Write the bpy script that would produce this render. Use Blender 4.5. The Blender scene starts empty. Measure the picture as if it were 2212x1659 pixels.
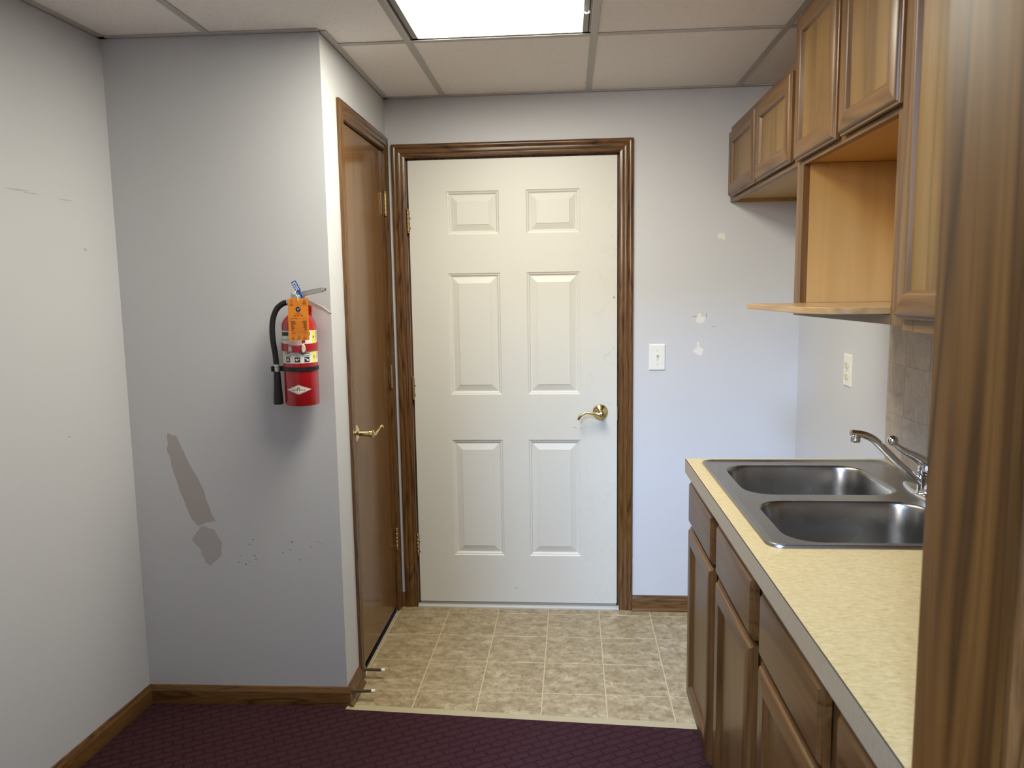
import bpy, bmesh, math, random
from mathutils import Vector, Matrix
random.seed(7)
S = bpy.context.scene
COL = S.collection
# ------------------------------------------------------------------ camera, world, light, exposure
cam_d = bpy.data.cameras.new('camera'); cam = bpy.data.objects.new('camera', cam_d); COL.objects.link(cam)
cam_d.sensor_width = 36.0; cam_d.sensor_fit = 'HORIZONTAL'; cam_d.lens = 1637.571 * 36.0 / 2212.0
cam_d.clip_start = 0.02
RIGHT = Vector((0.99724155, 0.07266034, -0.01515832))
FWD = Vector((-0.07395466, 0.99007626, -0.11949774))
UP = Vector((0.00632514, 0.12028914, 0.99271875))
mw = Matrix.Identity(4)
for i in range(3):
    mw[i][0] = RIGHT[i]; mw[i][1] = UP[i]; mw[i][2] = -FWD[i]
mw[0][3], mw[1][3], mw[2][3] = 0.68828, -3.32763, 1.43526
cam.matrix_world = mw
cam_d.dof.use_dof = True; cam_d.dof.focus_distance = 3.0; cam_d.dof.aperture_fstop = 8.5
S.camera = cam
W = bpy.data.worlds.new('World'); S.world = W; W.use_nodes = True
bg = W.node_tree.nodes['Background']; bg.inputs[0].default_value = (0.37, 0.59, 1.0, 1); bg.inputs[1].default_value = 135.0
S.view_settings.view_transform = 'Standard'; S.view_settings.look = 'None'; S.view_settings.gamma = 1
S.view_settings.use_curve_mapping = False
S.view_settings.exposure = 0.0
LAMP_W = (23.0, 11.5)           # the troffer's tubes, far and near half (watts through the prismatic lens)
LAMP_SPREAD = 178               # degrees: such a lens cuts off the light near the horizontal
LAMP_COL = (0.98, 0.945, 0.79)
rl = bpy.data.lights.new('rear_fill_light', 'AREA'); rl.shape = 'RECTANGLE'; rl.size = 0.9; rl.size_y = 0.6      # unseen fill light added behind the camera to lift the back wall
rl.energy = 47.0; rl.color = (1.0, 0.93, 0.85)
ro_ = bpy.data.objects.new('rear_fill_light', rl); COL.objects.link(ro_); ro_.location = (-0.48, -5.4, 2.05); ro_.rotation_euler = (math.radians(84), 0, math.radians(-12))
S.cycles.use_denoising = True
S.cycles.max_bounces = 10; S.cycles.diffuse_bounces = 6; S.cycles.sample_clamp_indirect = 6.0
S.cycles.caustics_reflective = False; S.cycles.caustics_refractive = False

# main dimensions (metres; x right along the back wall, y into the picture, z up)
XC, YC = -0.0941, -0.8554            # closet corner
XL, AL = -0.8088, 0.0628             # left wall and its lean
XR = 1.6743                          # right wall
ZC = 2.2686                          # ceiling
YD0, YD1 = -2.557, -2.700            # doorway wall
XJ = 1.045                           # doorway jamb face
XE, YE, HE = 1.0566, -0.9362, 0.905  # counter: edge, far end, height
def xleft(y): return XL - AL * (YC - y)
def yfront(x): return YC + 0.0176 * (x - XC)

# ------------------------------------------------------------------ materials
def newmat(name):
    m = bpy.data.materials.new(name); m.use_nodes = True
    nt = m.node_tree; b = nt.nodes['Principled BSDF']
    return m, nt, b
def N(nt, t, **kw):
    n = nt.nodes.new(t)
    for k, v in kw.items():
        if k.startswith('i_'): n.inputs[k[2:].replace('_', ' ')].default_value = v
        else: setattr(n, k, v)
    return n
def L(nt, a, b): nt.links.new(a, b)
def ramp(nt, fac, stops):
    r = N(nt, 'ShaderNodeValToRGB')
    e = r.color_ramp.elements
    while len(e) < len(stops): e.new(0.5)
    for i, (p, c) in enumerate(stops):
        e[i].position = p; e[i].color = (*c, 1)
    L(nt, fac, r.inputs[0]); return r.outputs[0]
def coords(nt, scale=(1, 1, 1), rand=0.0, rot=(0, 0, 0)):
    tc = N(nt, 'ShaderNodeTexCoord')
    mp = N(nt, 'ShaderNodeMapping'); mp.inputs['Scale'].default_value = scale; mp.inputs['Rotation'].default_value = rot
    out = tc.outputs['Object']
    if rand:
        oi = N(nt, 'ShaderNodeObjectInfo'); mu = N(nt, 'ShaderNodeMath', operation='MULTIPLY'); mu.inputs[1].default_value = rand
        L(nt, oi.outputs['Random'], mu.inputs[0])
        ad = N(nt, 'ShaderNodeVectorMath', operation='ADD'); L(nt, out, ad.inputs[0]); L(nt, mu.outputs[0], ad.inputs[1]); out = ad.outputs[0]
    L(nt, out, mp.inputs['Vector']); return mp.outputs[0]
def noise(nt, vec, scale, detail=2, rough=0.5, dist=0.0):
    n = N(nt, 'ShaderNodeTexNoise'); n.inputs['Scale'].default_value = scale; n.inputs['Detail'].default_value = detail
    n.inputs['Roughness'].default_value = rough; n.inputs['Distortion'].default_value = dist
    L(nt, vec, n.inputs['Vector']); return n.outputs['Fac']
def mixc(nt, fac, a, b, mode='MIX'):
    m = N(nt, 'ShaderNodeMix', data_type='RGBA', blend_type=mode)
    for sock, v in ((m.inputs[0], fac), (m.inputs[6], a), (m.inputs[7], b)):
        if hasattr(v, 'is_output'): L(nt, v, sock)
        elif isinstance(v, (int, float)): sock.default_value = v
        else: sock.default_value = (*v, 1)
    return m.outputs[2]
def bump(nt, b, h, strength, dist=0.001):
    bp = N(nt, 'ShaderNodeBump'); bp.inputs['Strength'].default_value = strength; bp.inputs['Distance'].default_value = dist
    L(nt, h, bp.inputs['Height']); L(nt, bp.outputs[0], b.inputs['Normal'])
def flat(name, c, rough=0.5, metal=0.0, coat=0.0, spec=0.5):
    m, nt, b = newmat(name); b.inputs['Base Color'].default_value = (*c, 1); b.inputs['Roughness'].default_value = rough
    b.inputs['Metallic'].default_value = metal; b.inputs['Coat Weight'].default_value = coat; b.inputs['Specular IOR Level'].default_value = spec
    return m
def paint(name, c, rough=0.5, var=0.03):
    m, nt, b = newmat(name); v = coords(nt)
    n1 = noise(nt, v, 1.7, 3)
    col = mixc(nt, n1, tuple(x * (1 - var) for x in c), tuple(min(1, x * (1 + var)) for x in c))
    sp = noise(nt, v, 34, 3, 0.7)
    col = mixc(nt, ramp(nt, sp, [(0.70, (0, 0, 0)), (0.80, (0.16,) * 3)]), col, (0.30, 0.28, 0.26))
    L(nt, col, b.inputs['Base Color']); b.inputs['Roughness'].default_value = rough
    bump(nt, b, noise(nt, v, 260, 2), 0.10, 0.0015); return m
def oak(name, axis, dark, mid, light, rough=0.35, coat=0.0, scale=1.0, rings=7.0, pore=0.5, rand=9.0, spec=0.35):
    m, nt, b = newmat(name)
    s = [1.0, 1.0, 1.0]; s['xyz'.index(axis)] = 0.07
    v = coords(nt, tuple(x * scale for x in s), rand)
    n1 = noise(nt, v, 7.0, 2, 0.45, 0.3)
    mu = N(nt, 'ShaderNodeMath', operation='MULTIPLY'); L(nt, n1, mu.inputs[0]); mu.inputs[1].default_value = rings
    pp = N(nt, 'ShaderNodeMath', operation='PINGPONG'); L(nt, mu.outputs[0], pp.inputs[0]); pp.inputs[1].default_value = 0.5
    m2 = N(nt, 'ShaderNodeMath', operation='MULTIPLY'); L(nt, pp.outputs[0], m2.inputs[0]); m2.inputs[1].default_value = 2.0
    c1 = ramp(nt, m2.outputs[0], [(0.0, dark), (0.25, mid), (0.6, light), (1.0, mid)])
    s2 = [1.0, 1.0, 1.0]; s2['xyz'.index(axis)] = 0.025
    v2 = coords(nt, tuple(x * scale for x in s2), rand)
    p = noise(nt, v2, 260, 3, 0.65)
    c2 = mixc(nt, ramp(nt, p, [(0.30, (pore,) * 3), (0.52, (0, 0, 0))]), c1, dark)
    big = noise(nt, v, 2.2, 2)
    c3 = mixc(nt, ramp(nt, big, [(0.3, (0.35,) * 3), (0.65, (0, 0, 0))]), c2, mid)
    L(nt, c3, b.inputs['Base Color']); b.inputs['Roughness'].default_value = rough
    b.inputs['Specular IOR Level'].default_value = spec
    b.inputs['Coat Weight'].default_value = coat; b.inputs['Coat Roughness'].default_value = 0.12
    bump(nt, b, p, 0.12, 0.0006); return m

M = {}
M['wall'] = paint('wall_paint', (0.592, 0.594, 0.610), 0.48)
M['white_door'] = None
M['tee'] = flat('tee_shaded_metal', (0.50, 0.48, 0.455), 0.42)  # white metal greyed: its shade and floor reflection are in the colour
M['dark'] = flat('dark_void', (0.01, 0.009, 0.008), 0.9)
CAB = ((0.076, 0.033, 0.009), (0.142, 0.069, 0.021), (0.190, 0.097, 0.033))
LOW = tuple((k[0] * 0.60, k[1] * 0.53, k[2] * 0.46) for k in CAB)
for a in 'xyz':
    M['cab_' + a] = oak('cabinet_oak_' + a, a, *CAB, rough=0.36, coat=0.04, pore=0.6)
    M['panel_' + a] = oak('cabinet_panel_oak_' + a, a, (0.128, 0.067, 0.018), (0.198, 0.111, 0.033), (0.235, 0.137, 0.045), rough=0.40, coat=0.02, rings=2.5, pore=0.6)
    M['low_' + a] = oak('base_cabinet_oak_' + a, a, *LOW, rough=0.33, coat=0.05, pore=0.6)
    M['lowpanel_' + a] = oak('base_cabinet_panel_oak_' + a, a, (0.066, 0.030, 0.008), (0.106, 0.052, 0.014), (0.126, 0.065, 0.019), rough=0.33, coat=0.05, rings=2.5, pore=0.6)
    M['trim_' + a] = oak('trim_oak_' + a, a, (0.040, 0.0165, 0.0045), (0.120, 0.054, 0.015), (0.175, 0.085, 0.027), rough=0.26, coat=0.35, scale=2.6, rings=7, pore=0.8)
    M['base_' + a] = oak('base_oak_' + a, a, (0.050, 0.021, 0.006), (0.125, 0.058, 0.017), (0.180, 0.090, 0.030), rough=0.32, coat=0.2, scale=2.4, rings=8, pore=0.7)
M['jamb_z'] = oak('jamb_oak', 'z', (0.032, 0.012, 0.0025), (0.108, 0.045, 0.009), (0.150, 0.066, 0.0155), rough=0.50, coat=0.0, spec=0.15, scale=0.9, rings=9, pore=0.35)
M['slab_z'] = oak('closet_door_oak', 'z', (0.110, 0.047, 0.010), (0.155, 0.070, 0.017), (0.185, 0.088, 0.024), rough=0.26, coat=0.3, rings=4, pore=0.5)
M['niche_z'] = oak('niche_laminate', 'z', (0.425, 0.245, 0.080), (0.47, 0.278, 0.094), (0.50, 0.300, 0.104), rough=0.45, rings=3, pore=0.25)
M['niche_y'] = oak('niche_laminate_y', 'y', (0.425, 0.245, 0.080), (0.47, 0.278, 0.094), (0.50, 0.300, 0.104), rough=0.45, rings=3, pore=0.25)
M['shelf_y'] = oak('shelf_oak', 'y', (0.25, 0.137, 0.050), (0.33, 0.190, 0.075), (0.39, 0.235, 0.100), rough=0.3, coat=0.2, rings=5, pore=0.4)
M['chrome'] = flat('chrome', (0.72, 0.72, 0.72), 0.07, 1.0)
M['silver'] = flat('valve_metal', (0.68, 0.67, 0.64), 0.42, 0.85)
M['brass'] = flat('polished_brass', (0.74, 0.61, 0.30), 0.12, 1.0)
M['hinge'] = flat('aged_brass', (0.48, 0.36, 0.20), 0.32, 1.0)
M['bronze'] = flat('door_stop_bronze', (0.16, 0.13, 0.08), 0.4, 0.8)
M['white_plastic'] = flat('white_plastic', (0.80, 0.79, 0.74), 0.35)
M['ivory'] = flat('ivory_plastic', (0.74, 0.71, 0.55), 0.35)
M['black'] = flat('black_print', (0.015, 0.015, 0.015), 0.5)
M['rubber'] = flat('black_rubber', (0.011, 0.011, 0.012), 0.42, 0, 0, 0.4)
M['red'] = flat('red_enamel', (0.43, 0.010, 0.014), 0.22, 0.0, 0.5)
M['red_strap'] = flat('red_strap', (0.36, 0.010, 0.022), 0.32, 0.0, 0.3)
M['paper'] = flat('label_white', (0.78, 0.76, 0.70), 0.45)
M['yellow'] = flat('label_yellow', (0.85, 0.78, 0.06), 0.5)
M['orange'] = flat('tag_orange', (0.86, 0.27, 0.018), 0.6)
M['tagprint'] = flat('tag_print', (0.16, 0.035, 0.012), 0.6)
M['blue'] = flat('tag_blue', (0.015, 0.085, 0.42), 0.4)
M['bluewhite'] = flat('tag_white_print', (0.85, 0.87, 0.9), 0.5)
M['redprint'] = flat('emblem_red', (0.6, 0.06, 0.05), 0.5)
M['spackle'] = flat('spackle_white', (0.78, 0.75, 0.70), 0.8)
M['smear'] = flat('smear_tan', (0.435, 0.395, 0.375), 0.6)
M['smear2'] = flat('smear_grey', (0.455, 0.425, 0.425), 0.6)
M['scuff'] = flat('scuff_grey', (0.33, 0.31, 0.30), 0.7)
M['sill'] = flat('threshold_metal', (0.62, 0.62, 0.58), 0.4, 0.3)
M['fixture'] = flat('fixture_metal', (0.33, 0.31, 0.29), 0.45, 0.4)

def m_white_door():
    m, nt, b = newmat('white_door_paint'); v = coords(nt)
    base = mixc(nt, noise(nt, v, 2.0, 3), (0.66, 0.645, 0.585), (0.70, 0.685, 0.625))
    sx = N(nt, 'ShaderNodeSeparateXYZ'); L(nt, v, sx.inputs[0])
    edge = ramp(nt, sx.outputs[0], [(0.60, (0, 0, 0)), (0.90, (1, 1, 1))])
    g = noise(nt, coords(nt, (1, 1, 0.6)), 22, 5, 0.72, 1.0)
    gm = ramp(nt, g, [(0.56, (0, 0, 0)), (0.74, (0.55,) * 3)])
    f = mixc(nt, 1.0, gm, edge, 'MULTIPLY')
    L(nt, mixc(nt, f, base, (0.50, 0.485, 0.47)), b.inputs['Base Color']); b.inputs['Roughness'].default_value = 0.42
    return m
M['white_door'] = m_white_door()
def m_ceiling():
    m, nt, b = newmat('ceiling_tile'); v = coords(nt, (1, 1, 1), 5.0)
    p = noise(nt, v, 150, 2, 0.6, 0.6); q = noise(nt, coords(nt, (1, 0.55, 1), 5.0), 75, 3, 0.6, 1.2)
    c = mixc(nt, ramp(nt, p, [(0.29, (0.55,) * 3), (0.36, (0, 0, 0))]), (0.90, 0.865, 0.835), (0.42, 0.385, 0.36))
    c = mixc(nt, ramp(nt, q, [(0.23, (0.5,) * 3), (0.30, (0, 0, 0))]), c, (0.38, 0.35, 0.33))
    L(nt, c, b.inputs['Base Color']); b.inputs['Roughness'].default_value = 0.9
    bump(nt, b, p, 0.25, 0.002); return m
M['ceiling'] = m_ceiling()
def m_vinyl():
    m, nt, b = newmat('vinyl_tile'); v = coords(nt, (1, 1, 1), 13.0)
    n1 = noise(nt, coords(nt, (0.8, 1.3, 1), 13.0, (0, 0, 0.5)), 19, 7, 0.72, 0.5)
    n2 = noise(nt, v, 38, 6, 0.75, 0.6)
    c = ramp(nt, n1, [(0.30, (0.235, 0.170, 0.090)), (0.45, (0.330, 0.250, 0.140)), (0.57, (0.410, 0.322, 0.195)), (0.74, (0.62, 0.51, 0.34))])
    c = mixc(nt, ramp(nt, n2, [(0.36, (0.75,) * 3), (0.50, (0, 0, 0))]), c, (0.165, 0.118, 0.060))
    c = mixc(nt, ramp(nt, n2, [(0.58, (0, 0, 0)), (0.70, (0.8,) * 3)]), c, (0.58, 0.49, 0.33))
    L(nt, c, b.inputs['Base Color']); b.inputs['Roughness'].default_value = 0.38
    bump(nt, b, n2, 0.10, 0.001); return m
M['vinyl'] = m_vinyl()
M['grout'] = flat('vinyl_grout', (0.54, 0.455, 0.28), 0.5)
M['strip'] = flat('vinyl_border', (0.42, 0.355, 0.22), 0.45)
def m_carpet():
    m, nt, b = newmat('carpet_weave')
    fz = noise(nt, coords(nt), 420, 3, 0.7)
    br_ = N(nt, 'ShaderNodeTexBrick'); br_.offset = 0.5; br_.inputs['Scale'].default_value = 1.0
    br_.inputs['Brick Width'].default_value = 0.060; br_.inputs['Row Height'].default_value = 0.030; br_.inputs['Mortar Size'].default_value = 0.0065; br_.inputs['Mortar Smooth'].default_value = 1.0
    L(nt, coords(nt, (1, 1, 1), 0, (0, 0, math.radians(-28))), br_.inputs['Vector'])
    wv = N(nt, 'ShaderNodeTexWave'); wv.inputs['Scale'].default_value = 60.0; wv.inputs['Distortion'].default_value = 2.0; wv.inputs['Detail'].default_value = 2
    L(nt, coords(nt, (1, 1, 1), 0, (0, 0, math.radians(-62))), wv.inputs['Vector'])
    stripe = ramp(nt, wv.outputs['Fac'], [(0.40, (0, 0, 0)), (0.85, (0.8,) * 3)])
    blk = ramp(nt, br_.outputs['Fac'], [(0.0, (1, 1, 1)), (0.8, (0.05,) * 3)])
    m1 = mixc(nt, 1.0, stripe, blk, 'MULTIPLY')
    m1 = mixc(nt, 1.0, m1, ramp(nt, fz, [(0.32, (0, 0, 0)), (0.60, (1, 1, 1))]), 'MULTIPLY')
    c = mixc(nt, m1, (0.036, 0.0115, 0.016), (0.130, 0.062, 0.070))
    big = noise(nt, coords(nt), 3.0, 3)
    c = mixc(nt, ramp(nt, big, [(0.4, (0, 0, 0)), (0.75, (0.25,) * 3)]), c, (0.060, 0.028, 0.030))
    L(nt, c, b.inputs['Base Color']); b.inputs['Roughness'].default_value = 0.95; b.inputs['Specular IOR Level'].default_value = 0.1
    bump(nt, b, fz, 0.9, 0.004); return m
M['carpet'] = m_carpet()
def m_laminate(name, k=1.0, grey=False):
    m, nt, b = newmat(name)
    n1 = noise(nt, coords(nt, (0.7, 1.6, 1)), 95, 5, 0.7, 0.6); n2 = noise(nt, coords(nt), 9, 3)
    c = ramp(nt, n1, [(0.30, (0.48 * k, 0.345 * k, 0.150 * k)), (0.48, (0.62 * k, 0.47 * k, 0.225 * k)), (0.68, (0.73 * k, 0.58 * k, 0.32 * k))])
    c = mixc(nt, ramp(nt, n2, [(0.4, (0, 0, 0)), (0.7, (0.25,) * 3)]), c, (0.61 * k, 0.475 * k, 0.24 * k))
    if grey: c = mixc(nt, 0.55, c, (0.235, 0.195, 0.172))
    L(nt, c, b.inputs['Base Color']); b.inputs['Roughness'].default_value = 0.36; return m
M['laminate'] = m_laminate('counter_laminate', 0.82)
def m_steel():
    m, nt, b = newmat('brushed_steel'); b.inputs['Metallic'].default_value = 1.0
    n1 = noise(nt, coords(nt, (0.04, 1, 1)), 500, 2, 0.6); n2 = noise(nt, coords(nt), 9, 1, 0.5)
    L(nt, mixc(nt, n2, (0.30, 0.285, 0.26), (0.36, 0.345, 0.32)), b.inputs['Base Color'])
    rr = N(nt, 'ShaderNodeMapRange'); rr.inputs['To Min'].default_value = 0.22; rr.inputs['To Max'].default_value = 0.36
    L(nt, n2, rr.inputs['Value']); L(nt, rr.outputs[0], b.inputs['Roughness'])
    bump(nt, b, n1, 0.04, 0.0003); return m
M['steel'] = m_steel()
M['edge'] = m_laminate('shaded_edge_laminate', 0.60, True)  # counter laminate darkened and greyed to paint in the front edge's shade
def m_splash():
    m, nt, b = newmat('backsplash_tile')
    n1 = noise(nt, coords(nt, (1, 1, 1), 6.0), 14, 6, 0.68, 1.0)
    c = ramp(nt, n1, [(0.32, (0.37, 0.275, 0.175)), (0.5, (0.485, 0.385, 0.265)), (0.68, (0.56, 0.465, 0.34))])
    L(nt, c, b.inputs['Base Color']); b.inputs['Roughness'].default_value = 0.45; return m
M['splash'] = m_splash()
M['splash_grout'] = flat('splash_grout', (0.45, 0.36, 0.25), 0.8)
M['faint'] = flat('faint_scuff', (0.46, 0.445, 0.435), 0.7)
def m_diffuser():
    m, nt, b = newmat('lit_diffuser')
    sx = N(nt, 'ShaderNodeSeparateXYZ'); L(nt, coords(nt), sx.inputs[0])
    # two tubes run lengthways behind the lens: brighter over each of them
    ab = N(nt, 'ShaderNodeMath', operation='ABSOLUTE'); L(nt, sx.outputs[0], ab.inputs[0])
    d = N(nt, 'ShaderNodeMath', operation='SUBTRACT'); L(nt, ab.outputs[0], d.inputs[0]); d.inputs[1].default_value = 0.15
    a2 = N(nt, 'ShaderNodeMath', operation='ABSOLUTE'); L(nt, d.outputs[0], a2.inputs[0])
    mr = N(nt, 'ShaderNodeMapRange'); mr.inputs['From Min'].default_value = 0.0; mr.inputs['From Max'].default_value = 0.15
    mr.inputs['To Min'].default_value = 2.2; mr.inputs['To Max'].default_value = 0.96
    L(nt, a2.outputs[0], mr.inputs['Value'])
    b.inputs['Base Color'].default_value = (0.8, 0.8, 0.78, 1)
    b.inputs['Emission Color'].default_value = (1.0, 0.99, 0.93, 1)
    L(nt, mr.outputs[0], b.inputs['Emission Strength']); return m
M['lit'] = m_diffuser()

# ------------------------------------------------------------------ mesh helpers (vertices are written in world metres)
class B:
    def __init__(s): s.v = []; s.f = []; s.mi = []
    def add(s, vs, fs, mi=0):
        o = len(s.v); s.v += [tuple(p) for p in vs]; s.f += [tuple(i + o for i in f) for f in fs]; s.mi += [mi] * len(fs); return s
    def box(s, x0, x1, y0, y1, z0, z1, mi=0):
        vs = [(x, y, z) for x in (x0, x1) for y in (y0, y1) for z in (z0, z1)]
        return s.add(vs, [(0, 1, 3, 2), (4, 6, 7, 5), (0, 4, 5, 1), (2, 3, 7, 6), (0, 2, 6, 4), (1, 5, 7, 3)], mi)
    def prism(s, poly, z0, z1, mi=0):
        n = len(poly)
        vs = [(x, y, z0) for x, y in poly] + [(x, y, z1) for x, y in poly]
        return s.add(vs, [tuple(range(n - 1, -1, -1)), tuple(range(n, 2 * n))] + [(i, (i + 1) % n, n + (i + 1) % n, n + i) for i in range(n)], mi)
    def sweep(s, prof, P0, along, wd, nd, s0, k0, s1, k1, mi=0):
        # prof: (w, t) points; the ends are cut at w*k, so k = +-1 gives a mitre
        P0, along, wd, nd = map(Vector, (P0, along, wd, nd)); n = len(prof)
        vs = [P0 + along * (s0 + k0 * w) + wd * w + nd * t for w, t in prof] + [P0 + along * (s1 + k1 * w) + wd * w + nd * t for w, t in prof]
        return s.add(vs, [tuple(range(n)), tuple(range(2 * n - 1, n - 1, -1))] + [(i, n + i, n + (i + 1) % n, (i + 1) % n) for i in range(n)], mi)
    def lathe(s, prof, c=(0, 0, 0), axis='z', seg=32, mi=0, cap=True):
        ax = {'z': (Vector((1, 0, 0)), Vector((0, 1, 0)), Vector((0, 0, 1))), 'x': (Vector((0, 1, 0)), Vector((0, 0, 1)), Vector((1, 0, 0))), 'y': (Vector((0, 0, 1)), Vector((1, 0, 0)), Vector((0, 1, 0)))}[axis] if isinstance(axis, str) else axis
        c = Vector(c); vs = []
        for r, h in prof:
            for k in range(seg):
                a = 2 * math.pi * k / seg; vs.append(c + ax[0] * (r * math.cos(a)) + ax[1] * (r * math.sin(a)) + ax[2] * h)
        fs = [(j * seg + k, j * seg + (k + 1) % seg, (j + 1) * seg + (k + 1) % seg, (j + 1) * seg + k) for j in range(len(prof) - 1) for k in range(seg)]
        if cap: fs += [tuple(range(seg - 1, -1, -1)), tuple(range((len(prof) - 1) * seg, len(prof) * seg))]
        return s.add(vs, fs, mi)
    def tube(s, pts, rad, seg=12, mi=0, flatten=1.0, side=None):
        pts = [Vector(p) for p in pts]; n = len(pts)
        if not isinstance(rad, (list, tuple)): rad = [rad] * n
        vs = []; u = None
        for i, p in enumerate(pts):
            t = (pts[min(i + 1, n - 1)] - pts[max(i - 1, 0)]).normalized()
            if u is None:
                u = Vector(side) if side else (Vector((0, 0, 1)) if abs(t.z) < 0.9 else Vector((1, 0, 0)))
            u = (u - t * u.dot(t)).normalized(); w = t.cross(u)
            for k in range(seg):
                a = 2 * math.pi * k / seg; vs.append(p + u * (rad[i] * flatten * math.cos(a)) + w * (rad[i] * math.sin(a)))
        fs = [(j * seg + k, j * seg + (k + 1) % seg, (j + 1) * seg + (k + 1) % seg, (j + 1) * seg + k) for j in range(n - 1) for k in range(seg)]
        fs += [tuple(range(seg - 1, -1, -1)), tuple(range((n - 1) * seg, n * seg))]
        return s.add(vs, fs, mi)
    def loops(s, rings, cap0=False, cap1=True, mi=0):
        n = len(rings[0]); vs = [p for r in rings for p in r]
        fs = [(j * n + k, j * n + (k + 1) % n, (j + 1) * n + (k + 1) % n, (j + 1) * n + k) for j in range(len(rings) - 1) for k in range(n)]
        if cap0: fs.append(tuple(range(n - 1, -1, -1)))
        if cap1: fs.append(tuple(range((len(rings) - 1) * n, len(rings) * n)))
        return s.add(vs, fs, mi)
def spline(pts, k=6):
    P = [Vector(p) for p in pts]; P = [P[0] * 2 - P[1]] + P + [P[-1] * 2 - P[-2]]; out = []
    for i in range(1, len(P) - 2):
        for j in range(k):
            t = j / k; a, b, c, d = P[i - 1:i + 3]
            out.append(0.5 * ((2 * b) + (c - a) * t + (2 * a - 5 * b + 4 * c - d) * t * t + (3 * b - a - 3 * c + d) * t ** 3))
    return out + [P[-2]]
WP = {}
def obj(name, b, mats, parent=None, loc=None, bevel=0.0, smooth=35, label=None, cat=None, group=None, kind=None, seg=1):
    """ONE mesh object from builder b; the vertices are stored relative to loc."""
    if loc is None: loc = WP[parent] if parent is not None else (0, 0, 0)
    loc = Vector(loc)
    me = bpy.data.meshes.new(name); me.from_pydata([Vector(p) - loc for p in b.v], [], b.f)
    if not isinstance(mats, (list, tuple)): mats = [mats]
    for m in mats: me.materials.append(m)
    if len(mats) > 1: me.polygons.foreach_set('material_index', b.mi)
    bm = bmesh.new(); bm.from_mesh(me)
    bmesh.ops.recalc_face_normals(bm, faces=bm.faces)
    if bevel:
        es = [e for e in bm.edges if len(e.link_faces) == 2 and e.calc_face_angle(0) > 0.6]
        bmesh.ops.bevel(bm, geom=es, offset=bevel, segments=seg, profile=0.6, affect='EDGES', clamp_overlap=True)
    bm.to_mesh(me); bm.free()
    if smooth:
        me.polygons.foreach_set('use_smooth', [True] * len(me.polygons)); me.set_sharp_from_angle(angle=math.radians(smooth))
    o = bpy.data.objects.new(name, me); COL.objects.link(o)
    return place(o, parent, loc, label, cat, group, kind)
def place(o, parent, loc, label=None, cat=None, group=None, kind=None):
    loc = Vector(loc); WP[o] = loc
    if parent is not None: o.parent = parent; o.location = loc - WP[parent]
    else: o.location = loc
    if label: o['label'] = label
    if cat: o['category'] = cat
    if group: o['group'] = group
    if kind: o['kind'] = kind
    return o
def thing(name, loc, label, cat, group=None, kind=None):
    o = bpy.data.objects.new(name, None); o.empty_display_size = 0.05; COL.objects.link(o)
    return place(o, None, loc, label, cat, group, kind)
def dup(o, parent, loc, label=None):
    c = o.copy(); COL.objects.link(c)
    if 'label' in c: del c['label']
    return place(c, parent, loc, label)
def clip(poly, a, b):
    """keep the part of poly to the left of the line a->b"""
    def side(p): return (b[0] - a[0]) * (p[1] - a[1]) - (b[1] - a[1]) * (p[0] - a[0])
    out = []
    for i, p in enumerate(poly):
        q = poly[(i + 1) % len(poly)]; sp, sq = side(p), side(q)
        if sp >= 0: out.append(p)
        if (sp > 0 > sq) or (sp < 0 < sq):
            t = sp / (sp - sq); out.append((p[0] + t * (q[0] - p[0]), p[1] + t * (q[1] - p[1])))
    return out
def clip_to(poly, region):
    for i in range(len(region)):
        if len(poly) < 3: return []
        poly = clip(poly, region[i], region[(i + 1) % len(region)])
    return poly if len(poly) >= 3 else []
def area(p): return 0.5 * sum(p[i][0] * p[(i + 1) % len(p)][1] - p[(i + 1) % len(p)][0] * p[i][1] for i in range(len(p)))
_txt = {}
def text(s, size, align='CENTER', space=1.0, bold=0.0):
    """flat letter shapes of s as (verts, faces) in the u,v plane"""
    c = bpy.data.curves.new('t', 'FONT'); c.body = s; c.size = size; c.align_x = align; c.align_y = 'CENTER'; c.space_character = space
    c.resolution_u = 3; c.offset = bold * size
    o = bpy.data.objects.new('t', c); COL.objects.link(o)
    me = bpy.data.meshes.new_from_object(o)
    tb = bmesh.new(); tb.from_mesh(me); bmesh.ops.remove_doubles(tb, verts=tb.verts, dist=1e-6); bmesh.ops.triangulate(tb, faces=tb.faces); tb.to_mesh(me); tb.free()
    r = ([tuple(v.co) for v in me.vertices], [tuple(p.vertices) for p in me.polygons])
    bpy.data.objects.remove(o); bpy.data.meshes.remove(me); bpy.data.curves.remove(c)
    return r
def rect(u, v, w, h): return ([(u - w / 2, v - h / 2, 0), (u + w / 2, v - h / 2, 0), (u + w / 2, v + h / 2, 0), (u - w / 2, v + h / 2, 0)], [(0, 1, 2, 3)])
def blob(n, rx, rz, seed, jag=0.35):
    r = random.Random(seed); return [((1 + jag * (r.random() - 0.5)) * rx * math.cos(2 * math.pi * k / n), (1 + jag * (r.random() - 0.5)) * rz * math.sin(2 * math.pi * k / n)) for k in range(n)]

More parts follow.
